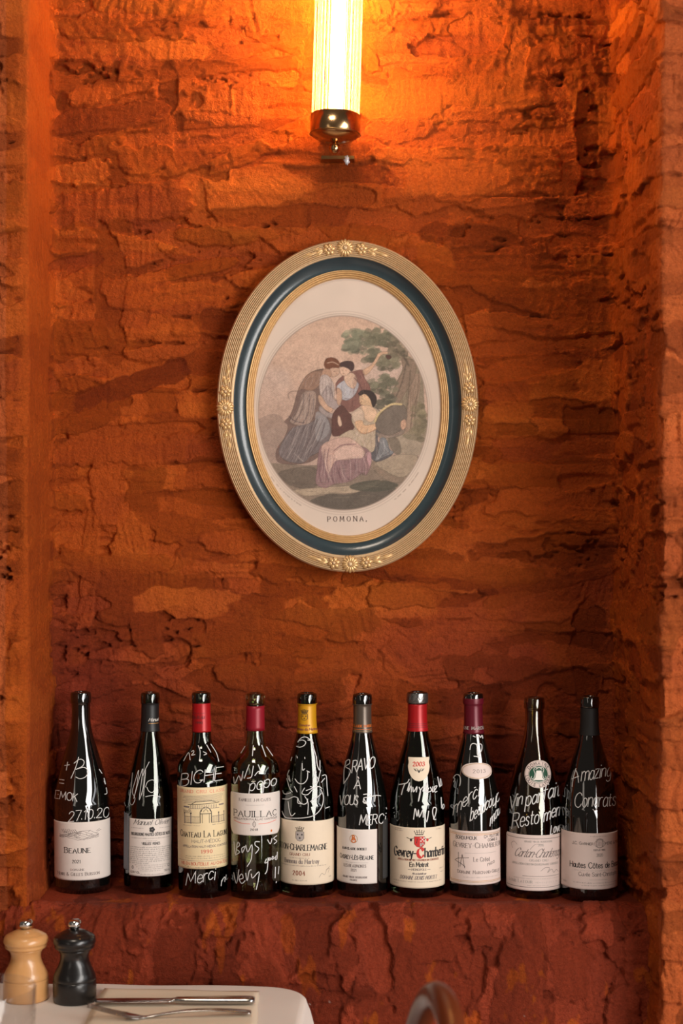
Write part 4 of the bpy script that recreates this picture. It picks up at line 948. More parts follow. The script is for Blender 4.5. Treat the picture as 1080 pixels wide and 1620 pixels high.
# 3 --- bordeaux with the big yellowed label
b = Bottle(322, 79, 1093.5, 1420, 'bord', 'wine bottle with a tall yellowed label bearing a drawing of a gated mansion', 'g_deep', tilt=-0.7)
b.capsule(1112, 1157, M['c_red'])
k = Ink(); k.text('CHATEAU', 316, 1137, 4.2, 22, 'serif', II['black']); k.text('1990', 318, 1145, 3.5, 12, 'serif', II['black']); k.para(306, 328, 1129, 2, II['black'], 8); b.ink(k, b.root, 'capsule_lettering', off=0.0009)
L = b.label(322-58, 322+58, 1246, 1375, M['p_yel'])
k = Ink(); B_ = II['black']; gB = II['grey']
k.text('GRAND CRU CLASSÉ', 322, 1254.5, 4.4, 84, 'serif', II['pink'], sp=3)
for i in range(9): k.ribbon([(286+rr.uniform(0, 8), 1260+i*1.5), (325, 1258.5+i*1.2), (360-rr.uniform(0, 6), 1257+i*1.7)], .35, gB)
k.ribbon([(305, 1272), (312, 1268), (336, 1267), (344, 1270)], .9, B_); k.ribbon([(298, 1273), (350, 1271)], .9, B_)
for i in range(16): k.ribbon([(303+i*2.8, 1273.5), (303+i*2.8, 1279)], .7, gB)
k.line(300, 350, 1279.5, .6, gB); k.line(290, 300, 1277, 2.6, gB); k.line(350, 360, 1275, 2.2, gB)
for i in range(10): k.ribbon([(288+i*1.6, 1281+rr.uniform(-2, 2)), (290+i*1.6, 1287)], .5, gB)
k.ribbon([(318, 1302), (318, 1285), (320, 1281)], 1.1, B_); k.ribbon([(336, 1302), (336, 1285), (334, 1281)], 1.1, B_); k.circ(327, 1284, 7, 7, .9, B_, 14, PI, 2*PI); k.circ(327, 1285, 3.5, 4, .6, B_, 10, PI, 2*PI); k.line(318, 336, 1287.5, 1.0, B_)
k.ribbon([(321.5, 1302), (321.5, 1288)], .8, B_); k.ribbon([(332.5, 1302), (332.5, 1288)], .8, B_)
for x in (291, 303, 349, 361): k.ribbon([(x, 1303), (x, 1288)], 1.6, gB); k.disc(x, 1287, 1.2, 1.2, B_, 8)
for x0_, x1_ in ((291, 317), (337, 363)):
    k.line(x0_, x1_, 1292, .5, B_); k.line(x0_, x1_, 1302, .6, B_)
    for i in range(13): k.ribbon([(x0_+i*2.05, 1292), (x0_+i*2.05, 1302)], .4, gB)
k.para(288, 318, 1307, 1.6, gB, 5); k.para(338, 366, 1306, 1.6, gB, 6)
k.text('Chateau La Lagune', 326, 1324.5, 10, 92, 'serif', B_, caps=.74, wt=.13); k.text('HAUT-MÉDOC', 328, 1333.5, 5, 48, 'sans', gB); k.text('APPELLATION HAUT-MÉDOC CONTRÔLÉE', 328, 1341, 3.2, 84, 'sans', gB)
k.text('1990', 328, 1350, 5.4, 18, 'serif', II['red'], sp=3); k.para(292, 364, 1355.5, 2, gB, 7); k.para(292, 364, 1359, 2, gB, 71); k.line(272, 376, 1362, .5, gB); k.text('MIS EN BOUTEILLE AU CHATEAU', 326, 1369, 4.6, 88, 'sans', II['red']); k.para(310, 345, 1373, 1.6, gB, 72); k.para(290, 302, 1372, 2, B_, 73)
b.ink(k, L)
scrawl(b, [[(108, 570), (145, 510), (155, 565)], [(165, 505), (180, 495), (182, 510), (165, 530), (190, 525)], [(215, 460), (228, 505), (222, 575)], [(250, 505), (275, 520), (255, 530)], [(275, 455), (305, 510)], [(305, 450), (345, 515), (362, 578)]], c2, 1.5,
       [('BICHE', 82, 752, 385, 712, 92), ('Merci', 112, 1485, 325, 1440, 90), ('nu', 368, 1490, 428, 1420, 66)])
# 4 --- green bordeaux, white cut-corner label
b = Bottle(403.7, 77.5, 1095.5, 1422, 'bord', 'green wine bottle with a bright white label with clipped corners and a crimson neck', 'g_green')
b.capsule(1116, 1155, M['c_crim'])
def shp4(t):
    y = t; c = 0.085
    a = 0
    if y < 0.10: a = c*(1-math.sqrt(max(0, 1-(1-y/0.10)**2)))*0.8
    if y > 0.80: a = 0.13*((y-0.80)/0.20)**1.6
    return (a, 1-a)
L = b.label(403.7-56, 403.7+57, 1255.5, 1322, M['p_white'], shp4)
k = Ink(); k.text('FAMILLE J-M CAZES', 403, 1268, 4.4, 53, 'serif', gB, wt=.2); k.line(388, 418, 1274, .45, II['lgrey']); k.text('Pauillac', 404, 1292.5, 10, 80, 'serif', B_, caps=.93, wt=.14); k.text('APPELLATION PAUILLAC CONTRÔLÉE', 404, 1297.5, 2.7, 82, 'sans', gB)
k.ribbon([(364, 1300), (380, 1303), (395, 1303.5)], .9, II['pink']); k.ribbon([(409, 1303.5), (424, 1303), (442, 1300)], .9, II['pink'])
k.circ(402, 1304, 2.6, 3.6, .5, gB); k.circ(402, 1304, 1.2, 5, .5, gB); k.text('2018', 402, 1314, 3.2, 12, 'serif', B_, wt=.24, sp=3); k.disc(431, 1316, 1.8, 2.0, II['orange'], 10)
b.ink(k, L)
scrawl(b, [[(545, 465), (515, 515)], [(605, 460), (598, 535)], [(665, 458), (695, 540)], [(700, 470), (745, 535)],
           [(462, 690), (470, 740), (500, 680), (515, 720), (530, 650)], [(540, 700), (560, 640), (575, 600)], [(560, 700), (590, 690), (600, 640), (605, 610)], [(615, 680), (640, 650), (660, 655), (640, 600)],
           [(465, 1165), (475, 1260), (490, 1170), (505, 1190), (480, 1215), (505, 1240), (475, 1262)], [(520, 1215), (525, 1245), (545, 1200), (520, 1212)], [(550, 1190), (565, 1240), (595, 1185), (590, 1290), (560, 1345)], [(650, 1165), (620, 1165), (618, 1190), (645, 1215), (620, 1250)],
           [(708, 1150), (728, 1180), (740, 1140)], [(775, 1120), (752, 1140), (775, 1160), (755, 1180)],
           [(700, 1290), (688, 1320), (710, 1310), (712, 1280), (705, 1370), (690, 1400)], [(720, 1285), (720, 1300), (735, 1290), (722, 1282)], [(742, 1275), (742, 1295), (756, 1280), (742, 1272)], [(778, 1240), (775, 1290), (762, 1292), (770, 1265)],
           [(462, 1390), (482, 1470), (500, 1370)], [(500, 1440), (530, 1430), (520, 1400), (500, 1430), (520, 1470), (545, 1450)], [(550, 1395), (560, 1450), (575, 1380), (590, 1370)], [(590, 1400), (600, 1430), (645, 1385), (640, 1450), (625, 1515)], [(765, 1350), (762, 1430)], [(790, 1345), (785, 1400)], [(772, 1455), (770, 1465)]], c2, 1.7,
       [('popo', 575, 800, 772, 750, 90)])
# 5 --- cream label, yellow capsule
b = Bottle(485.6, 85, 1095, 1419, 'burg', 'dark wine bottle with a yellow neck and a smiling face doodled in white', 'g_deep', neck=.97)
b.capsule(1112.5, 1159, M['c_yellow'])
k = Ink(); crown(k, 481.5, 1128, 11, 5, B_); shield(k, 481.5, 1130, 10, 9.5, B_)
for p in ((479, 1133), (484, 1133), (481.5, 1136.5)): k.disc(p[0], p[1], .9, 1.1, B_, 8)
k.text('Domaine', 481.5, 1149, 3.6, 17, 'pen', II['brown'], wt=.2); k.text('Bonneau du Martray', 484, 1155.5, 3.8, 42, 'pen', II['brown'], wt=.22); b.ink(k, b.root, 'capsule_lettering', off=0.0009)
L = b.label(485.6-62, 485.6+63, 1299, 1400, M['p_cream'])
k = Ink(); crown(k, 474, 1314.5, 13, 6, B_); shield(k, 474, 1316, 13, 15, B_, II['lgrey'])
for p in ((470.5, 1320.5), (477.5, 1320.5), (474, 1326)): k.disc(p[0], p[1], 1.3, 1.6, B_, 8)
k.text('Corton-Charlemagne', 469, 1345.5, 9.8, 104, 'serif', B_, caps=.9, wt=.14, sp=.9); k.text('GRAND CRU', 473, 1354, 4, 34, 'serif', II['brown']); k.para(456, 490, 1358.5, 1.8, gB, 1)
k.text('Bonneau du Martray', 475, 1366.5, 6.8, 60, 'serif', gB, wt=.17); k.para(434, 520, 1371, 1.9, gB, 2); k.text('2004', 472.5, 1385, 7, 20.5, 'serif', II['brown'], wt=.2, sp=3); k.para(461, 486, 1394, 1.8, gB, 3); k.para(430, 436, 1377, 2, gB, 4); k.para(430, 436, 1381, 2, gB, 5); k.para(525, 532, 1391, 2, gB, 6)
k.ribbon(catmull([(505, 1389), (510, 1383), (515, 1386), (520, 1379), (526, 1377), (523, 1384)], 4), .5, gB); k.ribbon([(518, 1379), (528, 1374)], .4, gB)
b.ink(k, L)
scrawl(b, [[(190, 435), (215, 405), (250, 398), (290, 430), (305, 480), (320, 530), (325, 560)], [(180, 465), (205, 472), (235, 460), (248, 435), (225, 420), (200, 425)], [(262, 420), (290, 425), (302, 445)], [(185, 540), (187, 552)], [(240, 545), (242, 556)],
           [(222, 590), (225, 640), (240, 630)], [(170, 705), (195, 735), (230, 738), (258, 705), (262, 650)], [(255, 645), (275, 655)], [(128, 640), (115, 680), (135, 725), (125, 680)], [(148, 545), (140, 570)], [(325, 540), (330, 600), (345, 640)], [(350, 570), (350, 640)],
           [(320, 640), (302, 730), (330, 735), (355, 640)], [(368, 680), (395, 680), (402, 760), (408, 828)], [(385, 700), (360, 730)], [(80, 790), (95, 815), (140, 805)], [(110, 700), (130, 770), (150, 800)], [(78, 850), (120, 852), (160, 835), (190, 845), (200, 870), (230, 890), (255, 880), (262, 850)],
           [(165, 760), (185, 800)], [(240, 770), (220, 810), (260, 820), (300, 780), (340, 760), (365, 775)], [(280, 760), (300, 770), (250, 790)], [(190, 845), (190, 880), (215, 885)], [(240, 830), (265, 880), (262, 965)], [(280, 870), (330, 840), (360, 810)], [(120, 870), (130, 940), (145, 975), (170, 955)],
           [(75, 940), (100, 985), (150, 992), (230, 990), (300, 975), (345, 940), (370, 890), (375, 830), (355, 780)], [(390, 920), (420, 908)], [(330, 690), (340, 720)]], c3, 1.6)
# 6 --- off-centre white label, grey capsule
b = Bottle(573, 80, 1096, 1419, 'burg', 'dark wine bottle with a grey neck and a white label with orange emblem', 'g_dark', neck=.95)
b.capsule(1113, 1158, M['c_grey'])
k = Ink(); k.text('J.CLAUDE BOISSET', 573, 1150.5, 3.6, 40, 'serif', II['orange'], wt=.24); k.line(556, 590, 1154, .8, II['orange']); k.line(556, 590, 1156.6, .6, II['palegold']); b.ink(k, b.root, 'capsule_lettering', off=0.0009)
L = b.label(573-63, 573+24.5, 1312.5, 1398.5, M['p_white'])
b.label(573+38, 573+63, 1300, 1394, M['p_deepshade'], name='label', lab='edge of the other label, shade put into its dark grey colour')
k = Ink(); k.circ(559, 1327.5, 6.2, 6.2, .8, II['palegold']); k.circ(559, 1330, 3.2, 3.2, 1.6, II['orange']); k.text('B', 559, 1329, 6.5, 4, 'sans', II['orange'], wt=.24); k.text('JEAN-CLAUDE BOISSET', 558.5, 1345, 3.6, 43, 'serif', B_, wt=.24)
k.text('Chorey-Lès-Beaune', 561, 1360, 7, 60, 'sans', B_, caps=.82, wt=.14); k.line(545, 582, 1365, .5, II['lgrey']); k.text('LES BEAUMONTS', 560, 1372.5, 4.6, 38, 'serif', gB, wt=.2); k.text('2021', 559, 1379, 4, 9.5, 'serif', gB); k.text('GRAND VIN DE BOURGOGNE', 560, 1389.5, 2.8, 42, 'serif', gB, wt=.26); k.text('FRANCE', 559, 1394, 2.6, 12, 'serif', gB, wt=.26)
b.ink(k, L)
scrawl(b, [[(545, 575), (530, 640), (528, 740)], [(530, 585), (565, 562), (570, 590), (540, 615), (575, 640), (560, 690), (530, 735)], [(835, 915), (838, 925)], [(665, 870), (690, 880), (672, 845), (700, 838), (725, 815), (670, 818)], [(672, 845), (672, 880), (710, 882)], [(720, 835), (760, 825), (795, 828)], [(755, 828), (750, 870)]], c3, 1.8,
       [('RAVO', 585, 660, 750, 625, 85), ('À', 600, 775, 648, 775, 68), ('VOUS', 492, 900, 628, 890, 72), ('MERCi', 640, 1045, 828, 1028, 74)])
# 7 --- shield label
b = Bottle(660, 87, 1093, 1420, 'burg', 'dark wine bottle with a red crested cream label and a small shield sticker', 'g_deep', neck=1.02)
b.capsule(1113, 1155.5, M['c_red'])
foil = b.capsule(1096, 1112, mat('torn_foil', (0.25, 0.24, 0.23), 0.25, 0.9, bump=0.6, bscale=300)); foil.name = 'foil_collar'
k = Ink(); [k.line(640, 680, y, .5, II['black']) for y in (1145, 1148, 1151)]; b.ink(k, b.root, 'capsule_lines', off=0.0009)
L = b.label(660-62, 660+63, 1309.5, 1405.5, M['p_cream'])
k = Ink(); R_ = II['red']; crown(k, 663, 1320.5, 16, 7, B_); shield(k, 663.5, 1323.5, 16.5, 17, B_, R_)
for i in range(3):
    for j in range(3):
        if (i+j) % 2 == 0: x = 664.3+i*2.4; y = 1324.5+j*2.4; k.poly([(x, y), (x+2.4, y), (x+2.4, y+2.4), (x, y+2.4)], II['white'])
k.poly([(664, 1332.5), (671, 1332.5), (670, 1337), (664, 1339.5)], II['lgrey']); k.ribbon([(660, 1327), (658.5, 1334), (660, 1337)], 1.2, B_)
for sg in (-1, 1): k.ribbon([(663+sg*9, 1326), (663+sg*13, 1328), (663+sg*20, 1325.5)], .9, B_); k.disc(663+sg*13, 1329, 2, 2.6, R_ if sg > 0 else B_, 8)
k.para(620, 636, 1313, 1.7, gB, 1); k.para(620, 636, 1316, 1.7, gB, 2); k.para(692, 706, 1314, 1.7, gB, 3)
k.text('Gevrey-', 638, 1356, 14, 41, 'nib', B_, wt=.2, sp=.4); k.text('C', 665.5, 1356.5, 14.5, 10.5, 'nib', R_, wt=.34); k.text('hambertin', 694.5, 1356, 14, 45, 'nib', B_, wt=.2, sp=.4)
k.text('APPELLATION GEVREY-CHAMBERTIN CONTROLÉE', 662, 1362, 2.8, 72, 'serif', II['brown'], wt=.26); k.text('En Motrot', 663, 1371.5, 7.2, 30, 'nib', B_, wt=.22, sp=.6); k.text('MONOPOLE', 663, 1377.5, 3.4, 24, 'serif', gB, wt=.22); k.line(645, 650, 1376, .6, gB); k.line(676, 681, 1376, .6, gB)
k.text('Mis en bouteille par', 663, 1383.5, 2.8, 22, 'serif', gB, slant=.3, wt=.24); k.text('DOMAINE DENIS MORTET', 662, 1391.5, 5.6, 62, 'serif', gB, slant=.3, wt=.18); k.para(616, 706, 1396, 2, gB, 4); k.para(616, 628, 1400.5, 2, gB, 5); k.para(700, 712, 1377, 1.8, gB, 6); k.para(702, 712, 1383, 2.4, gB, 7)
b.ink(k, L)
def shpS(t):
    if t < 0.06: w_ = 0.49
    elif t < 0.35: w_ = 0.50-0.03*math.sin((t-0.06)/0.29*PI)
    else: w_ = 0.50*math.sqrt(max(0, 1-((t-0.35)/0.65)**1.9))
    return (0.5-w_, 0.5+w_)
L = b.label(644.5, 680.5, 1198, 1236, M['p_cream'], shpS, name='shield_sticker')
k = Ink(); k.text('2003', 662.5, 1212, 6.6, 19, 'nib', R_, wt=.24)
for sg in (-1, 1): k.circ(662.5+sg*4, 1218, 2.4, 1.6, .8, B_, 10); k.ribbon([(662.5+sg*1, 1220), (662.5+sg*5, 1219), (662.5+sg*8, 1216)], .9, B_)
k.disc(662.5, 1220.5, 1.4, 2.4, B_, 8); b.ink(k, L)
scrawl(b, [[(145, 745), (200, 735), (218, 708)], [(188, 738), (172, 780), (162, 820)], [(205, 790), (222, 730), (212, 800), (232, 755), (235, 800)], [(245, 765), (250, 800), (275, 760), (270, 800)], [(290, 765), (300, 800), (285, 870), (300, 790), (325, 760), (318, 795)], [(340, 800), (348, 730), (345, 800)], [(360, 770), (350, 800), (380, 790), (372, 765)], [(390, 760), (388, 800), (400, 790)], [(405, 785), (420, 755), (400, 765), (405, 800), (420, 795)],
           [(425, 690), (440, 765), (445, 700), (455, 745), (440, 760)], [(450, 840), (455, 920), (465, 890), (475, 905), (462, 925)], [(250, 1000), (262, 920), (275, 980), (285, 930), (292, 985), (318, 930), (320, 985)], [(330, 960), (345, 1020), (360, 940)], [(395, 1000), (410, 960), (415, 920), (395, 915), (388, 950), (400, 1000), (412, 1000)]], c4, 2.0)
# 8 --- burgundy capsule, oval 2013 sticker
b = Bottle(751, 80.5, 1095, 1421, 'burg', 'dark wine bottle with a burgundy neck and a slanted oval year sticker', 'g_dark', tilt=-0.5, neck=.98)
b.capsule(1104, 1159.5, M['c_burg'])
k = Ink(); k.text('DOMAINE MARCHAND', 750, 1154.5, 4.8, 66, 'serif', II['lgrey'], wt=.2, sp=2.5); b.ink(k, b.root, 'capsule_lettering', off=0.0009)
L = b.label(751-54, 751+61, 1315, 1400, M['p_rose'])
k = Ink(); Gd = II['palegold']; 
for o_ in (3, 4.6): k.ribbon([(751-54+o_, 1315+o_*1.3), (751+61-o_, 1315+o_*1.3), (751+61-o_, 1400-o_*1.3), (751-54+o_, 1400-o_*1.3), (751-54+o_, 1315+o_*1.3)], .7, Gd if o_ < 4 else II['gold'])
k.text('BORDUMOUK', 737, 1328.5, 5.4, 36, 'hand', B_, wt=.12, jit=.05); k.text('ÇA VEUT DIRE', 783, 1326, 4.2, 33, 'hand', B_, wt=.12, jit=.05); k.text('COMME CI', 783, 1332, 4, 20, 'hand', B_, wt=.12, jit=.05)
k.text('Gevrey-Chambertin', 760, 1341.5, 8.4, 96, 'serif', gB, caps=.8, wt=.15); k.line(735, 790, 1350, .5, II['lgrey']); k.text('Le Créot', 763, 1363, 6.8, 27, 'serif', gB, wt=.15); k.text('nico', 779, 1371, 6, 14, 'hand', B_, wt=.1, rise=.3)
k.ribbon(catmull([(716, 1363), (725, 1359), (742, 1357)], 4), .7, B_); k.ribbon(catmull([(716, 1363), (728, 1367), (736, 1372)], 4), .7, B_); k.ribbon([(724, 1374), (724, 1350)], .7, B_); k.ribbon([(727, 1372), (731, 1352), (735, 1374)], .7, B_)
k.text('Domaine Marchand-Grillot', 762, 1382.5, 5.2, 80, 'serif', gB, caps=.8, wt=.15); k.para(733, 800, 1389, 1.7, II['lgrey'], 3); k.para(795, 805, 1386, 3, gB, 8)
b.ink(k, L)
def shpO(t):
    w_ = 0.5*math.sqrt(max(0, 1-(2*t-1)**2)); sh = 0.10*(t-0.5); return (0.5-w_+sh, 0.5+w_+sh)
L = b.label(730, 786, 1206.5, 1233, M['p_rose'], shpO, name='oval_sticker')
k = Ink(); k.ribbon([(758+25.6*math.cos(a)+1.1*math.sin(a), 1219.8+11.6*math.sin(a)) for a in np.linspace(0, 2*PI, 40)], .8, Gd); k.text('2013', 760, 1223, 5.6, 21, 'serif', gB, wt=.14, sp=2.5, rise=0.0); b.ink(k, L)
scrawl(b, [[(525, 790), (505, 750), (505, 705), (535, 688), (560, 700), (552, 725)], [(545, 700), (570, 672), (595, 680), (602, 720), (595, 755)], [(672, 490), (680, 455), (700, 445), (722, 460), (725, 520), (735, 548)], [(722, 450), (755, 452), (757, 490), (738, 530), (748, 545)], [(700, 538), (730, 545), (735, 580)], [(695, 390), (712, 398)], [(722, 405), (738, 385), (748, 402), (760, 385), (765, 408)],
           [(700, 770), (712, 765)]], c4, 1.7,
       [('merci', 545, 965, 735, 830, 105), ('beaucoup', 668, 1015, 880, 870, 100), ('mou', 812, 1055, 884, 960, 90)])
# 9 --- round green-centred sticker
b = Bottle(843.5, 87.5, 1102, 1422, 'burg', 'olive brown wine bottle with a round sticker with a green centre and no capsule', 'g_olive', tilt=0.3)
def shpR(t):
    a = 0; h = 0.085
    e_ = min(t, 1-t)
    if e_ < h: a = 0.06*(1-math.sqrt(max(0, 1-(1-e_/h)**2)))
    return (a, 1-a)
L = b.label(843.5-60, 843.5+64, 1321.5, 1409.5, M['p_rose'], shpR)
k = Ink(); x0_, x1_ = 843.5-55, 843.5+60
k.ribbon([(x0_+3, 1327), (x1_, 1327)], .8, gB); k.ribbon([(x0_+3, 1404), (x1_, 1404)], .8, gB); k.ribbon(catmull([(x0_+4, 1327), (x0_, 1331), (x0_, 1366), (x0_, 1400), (x0_+4, 1404)], 4), .8, gB)
k.text('GRAND VIN DE BOURGOGNE', 852, 1333, 2.6, 46, 'serif', II['lgrey'], wt=.24); k.text('2016', 855, 1339, 4, 9, 'serif', II['lgrey']); k.text('Corton-Charlemagne', 856, 1356.5, 13.5, 92, 'pen', gB, slant=.55, wt=.11, sp=.6)
k.ribbon(catmull([(807, 1345), (803, 1338), (810, 1334), (816, 1338)], 4), .5, gB); k.ribbon(catmull([(838, 1344), (846, 1336), (858, 1336)], 4), .5, gB)
k.text('GRAND CRU', 852, 1363, 3.4, 30, 'serif', II['lgrey'], wt=.24); k.text('APPELLATION CORTON-CHARLEMAGNE CONTRÔLÉE', 848, 1369, 2.9, 84, 'serif', II['lgrey'], wt=.24)
k.ribbon(catmull([(855, 1378), (862, 1373), (870, 1374), (866, 1381), (874, 1376), (878, 1382), (884, 1378), (890, 1382)], 4), .6, gB); k.line(826, 892, 1386.5, .6, gB); k.para(810, 890, 1391, 1.5, II['lgrey'], 4); k.text('Louis Latour', 820, 1397.5, 5, 44, 'serif', II['lgrey'], caps=.78, wt=.18); k.para(846, 892, 1397.5, 3, II['lgrey'], 5); k.para(834, 868, 1402, 1.8, II['lgrey'], 6); k.para(796, 800, 1378, 3, II['lgrey'], 7)
b.ink(k, L)
def shpC(t):
    w_ = 0.5*math.sqrt(max(0, 1-(2*t-1)**2)); return (0.5-w_, 0.5+w_)
L = b.label(828, 874, 1202.5, 1247, M['p_rose'], shpC, name='round_sticker')
k = Ink(); gr = II['green']; k.disc(851, 1225, 15.2, 13.2, gr, 28)
k.circ(851, 1225, 16.3, 14.4, .4, gr); k.circ(851, 1225, 21.8, 20.6, .5, II['lgrey'])
k2 = Ink(); Wt = II['white']
k2.poly([(847, 1219), (855, 1219), (856.5, 1230), (860, 1234), (842, 1234), (845.5, 1230)], Wt)
for sg in (-1, 1): k2.ribbon(catmull([(851+sg*2, 1215), (851+sg*6, 1214), (851+sg*8, 1218), (851+sg*6, 1224), (851+sg*8, 1231), (851+sg*12, 1231), (851+sg*11, 1228)], 4), .8, Wt); k2.ribbon(catmull([(851, 1237), (851+sg*6, 1236), (851+sg*10, 1233)], 4), .7, Wt)
k2.ribbon(catmull([(846, 1217), (851, 1214), (856, 1217)], 4), .9, Wt)
def ringtext(k, t, cx, cy, rx, ry, a0, a1, h, m, flip=False):
    n = len(t)
    for i, ch in enumerate(t):
        a = a0+(a1-a0)*(i/(n-1)); wd, st = glyph(ch); x = cx+rx*math.cos(a); y = cy+ry*math.sin(a)
        rot = a+PI/2 if not flip else a-PI/2; sc = h/10
        for p, _ in st:
            k.ribbon([(x+((px-wd/2)*math.cos(rot)+(py-5)*math.sin(rot))*sc, y+((px-wd/2)*math.sin(rot)-(py-5)*math.cos(rot))*sc) for px, py in p], .75, m)
ringtext(k, 'DOMAINE', 851, 1225, 19, 17.6, -PI*0.80, -PI*0.20, 4.4, B_); ringtext(k, 'LOUIS LATOUR', 851, 1225, 19, 17.8, PI*0.93, PI*0.07, 4.4, B_, True)
b.ink(k, L); b.ink(k2, L, 'bell_emblem', off=0.0008)
scrawl(b, [], c5, 2.0, [('Vin', 108, 905, 200, 865, 95), ('parfait', 225, 880, 465, 800, 105), ('Resto', 130, 1035, 320, 1005, 105), ('mem', 355, 985, 485, 930, 95), ('Love', 402, 1080, 475, 1052, 66)])
# 10 --- last bottle
b = Bottle(932, 89, 1100, 1427, 'burg', 'black wine bottle with a matt black neck and a rosy label, rightmost in the row', 'g_dark', neck=.95)
b.capsule(1119, 1162, M['c_matt'])
L = b.label(932-64, 932+61, 1318.5, 1407.5, M['p_rose'])
k = Ink(); k.para(933, 962, 1324, 1.6, gB, 1); k.text('J.C. Garnier', 921, 1337, 4.4, 34, 'sans', gB, caps=.8, wt=.18); k.text('PÈRE & FILS', 975, 1337, 3.8, 34, 'sans', gB, wt=.18)
k.circ(948.5, 1335, 6, 6.5, .7, gB); k.circ(948.5, 1335, 8.5, 6, .7, gB); [k.ribbon([(944+i*2.2, 1331), (944+i*2.2, 1339)], .7, gB) for i in range(5)]; k.ribbon([(943, 1329), (948.5, 1326.5), (954, 1329)], 1, gB)
k.text('DEPUIS 1893', 948, 1346, 2.3, 19, 'sans', gB, wt=.2); k.text('2020', 948.5, 1355, 4.4, 10, 'sans', gB, wt=.14); k.text('Hautes Côtes de Beaune', 949, 1373.5, 8.8, 100, 'sans', B_, wt=.13); k.para(908, 990, 1378.5, 1.8, II['lgrey'], 2)
k.text('Cuvée Saint-Christophe', 950, 1386.5, 6.2, 70, 'sans', gB, wt=.13); k.line(932, 962, 1392, .5, II['lgrey']); k.para(906, 988, 1398, 1.9, gB, 3); k.para(920, 978, 1402, 1.8, gB, 4); k.para(874, 879, 1400, 4, gB, 5); k.para(881, 893, 1400, 3, gB, 6)
b.ink(k, L)
scrawl(b, [[(590, 610), (570, 680), (562, 740)], [(585, 615), (600, 650), (608, 710)], [(560, 685), (610, 665)]], c5, 1.5, [('mazing', 625, 700, 835, 665, 100), ('Congrats', 575, 890, 868, 875, 100)])
# ------------------------------------------------------------ table, cloth, napkin, cutlery, mills, tumbler
TZ = ZC-0.615
def tp(x, y, dz=0.0):        # photo pixel lying on the table plane (raised by dz)
    D = (ZC-(TZ+dz))*F/(y-HY); return Vector(((x-HX)/F*D, D-DW, TZ+dz))
M['cloth'] = mat('white_tablecloth', rgb(228, 216, 206), 0.8, var=0.03, vscale=20, bump=0.12, bscale=1500)
M['napkin'] = mat('cream_napkin', rgb(226, 208, 184), 0.85, var=0.03, vscale=30, bump=0.2, bscale=1200)
M['steel'] = mat('polished_steel', (0.42, 0.41, 0.40), 0.16, 1.0, bump=0.05, bscale=200)
M['chrome'] = mat('chrome', (0.75, 0.74, 0.73), 0.12, 1.0)
M['beech'] = mat('pale_beech_wood', rgb(206, 152, 96), 0.33, var=0.14, vscale=45, coat=0.35)
M['blackw'] = mat('black_lacquered_wood', rgb(22, 20, 20), 0.30, coat=0.25)
M['tumbler'] = thin_glass('tumbler_glass', (0.96, 0.96, 0.96))
M['twood'] = mat('dark_table_wood', rgb(80, 50, 34), 0.5, var=0.2, vscale=30)
ta = math.radians(-2.3)
table = empty('dining_table', (-0.045, -0.262, 0.0), (0, 0, ta)); tag(table, 'dining table under the white cloth, corner in front of the parapet', 'table')
LX, LY = 0.62, 0.70
def rrect(lx, ly, r, n=14, x0=0, y0=0):
    """outline, origin at the back right corner, table extends to -x and -y"""
    out = []
    for cx_, cy_, a0 in ((x0-r, y0-r, 0), (x0-lx+r, y0-r, PI/2), (x0-lx+r, y0-ly+r, PI), (x0-r, y0-ly+r, 1.5*PI)):
        for k in range(n+1): a = a0+PI/2*k/n; out.append((cx_+r*math.cos(a), cy_+r*math.sin(a)))
    return out
o1 = rrect(LX, LY, 0.05, x0=-0.004, y0=-0.004); n1 = len(o1)
mk('tabletop', [(x, y, TZ-0.004) for x, y in o1]+[(x, y, TZ-0.03) for x, y in o1], [tuple(range(n1)), tuple(range(n1, 2*n1))[::-1]]+[(k, k+n1, (k+1) % n1+n1, (k+1) % n1) for k in range(n1)], M['twood'], table, sm=False)
for sx in (-0.07, -LX+0.07):
    for sy in (-0.07, -LY+0.07):
        lg = lathe('leg', [(0, 0.0), (0.016, 0.0), (0.02, 0.3), (0.024, TZ-0.03), (0, TZ-0.03)], M['twood'], table, 16); lg.location = (sx, sy, 0)
# cloth: top with a soft rolled edge and a hanging skirt with folds
n_c = 26; base = rrect(LX, LY, 0.062, n_c)
dense = []
for i in range(len(base)):
    a = base[i]; b_ = base[(i+1) % len(base)]; L = math.hypot(b_[0]-a[0], b_[1]-a[1]); m_ = max(1, int(L/0.02))
    for k in range(m_): dense.append((a[0]+(b_[0]-a[0])*k/m_, a[1]+(b_[1]-a[1])*k/m_))
N = len(dense); cxy = (-LX/2, -LY/2); V = []; rings = 0
def ringadd(scale, out, z, wav):
    global rings
    for i, (x, y) in enumerate(dense):
        px2, py2 = cxy[0]+(x-cxy[0])*scale, cxy[1]+(y-cxy[1])*scale
        a = dense[i-1]; b_ = dense[(i+1) % N]; tx_, ty_ = b_[0]-a[0], b_[1]-a[1]; L = math.hypot(tx_, ty_) or 1
        nx_o, ny_o = ty_/L, -tx_/L
        # fold swells most at the corners
        corner = math.exp(-((math.hypot(x, y)-0.03)/0.09)**2)
        w2 = wav*(0.35*math.sin(i*0.55)+0.9*corner+0.25*math.sin(i*0.21+1))
        if ny_o > 0.3: w2 *= 0.0; out_ = min(out, 0.005)
        else: out_ = out
        V.append((px2+nx_o*(out_+w2), py2+ny_o*(out_+w2), z+0.0006*math.sin(px2*37)*math.cos(py2*31)*scale))
    rings += 1
for s_ in (0.02, 0.2, 0.4, 0.6, 0.75, 0.86, 0.94, 0.975): ringadd(s_, 0, TZ-0.0004, 0)
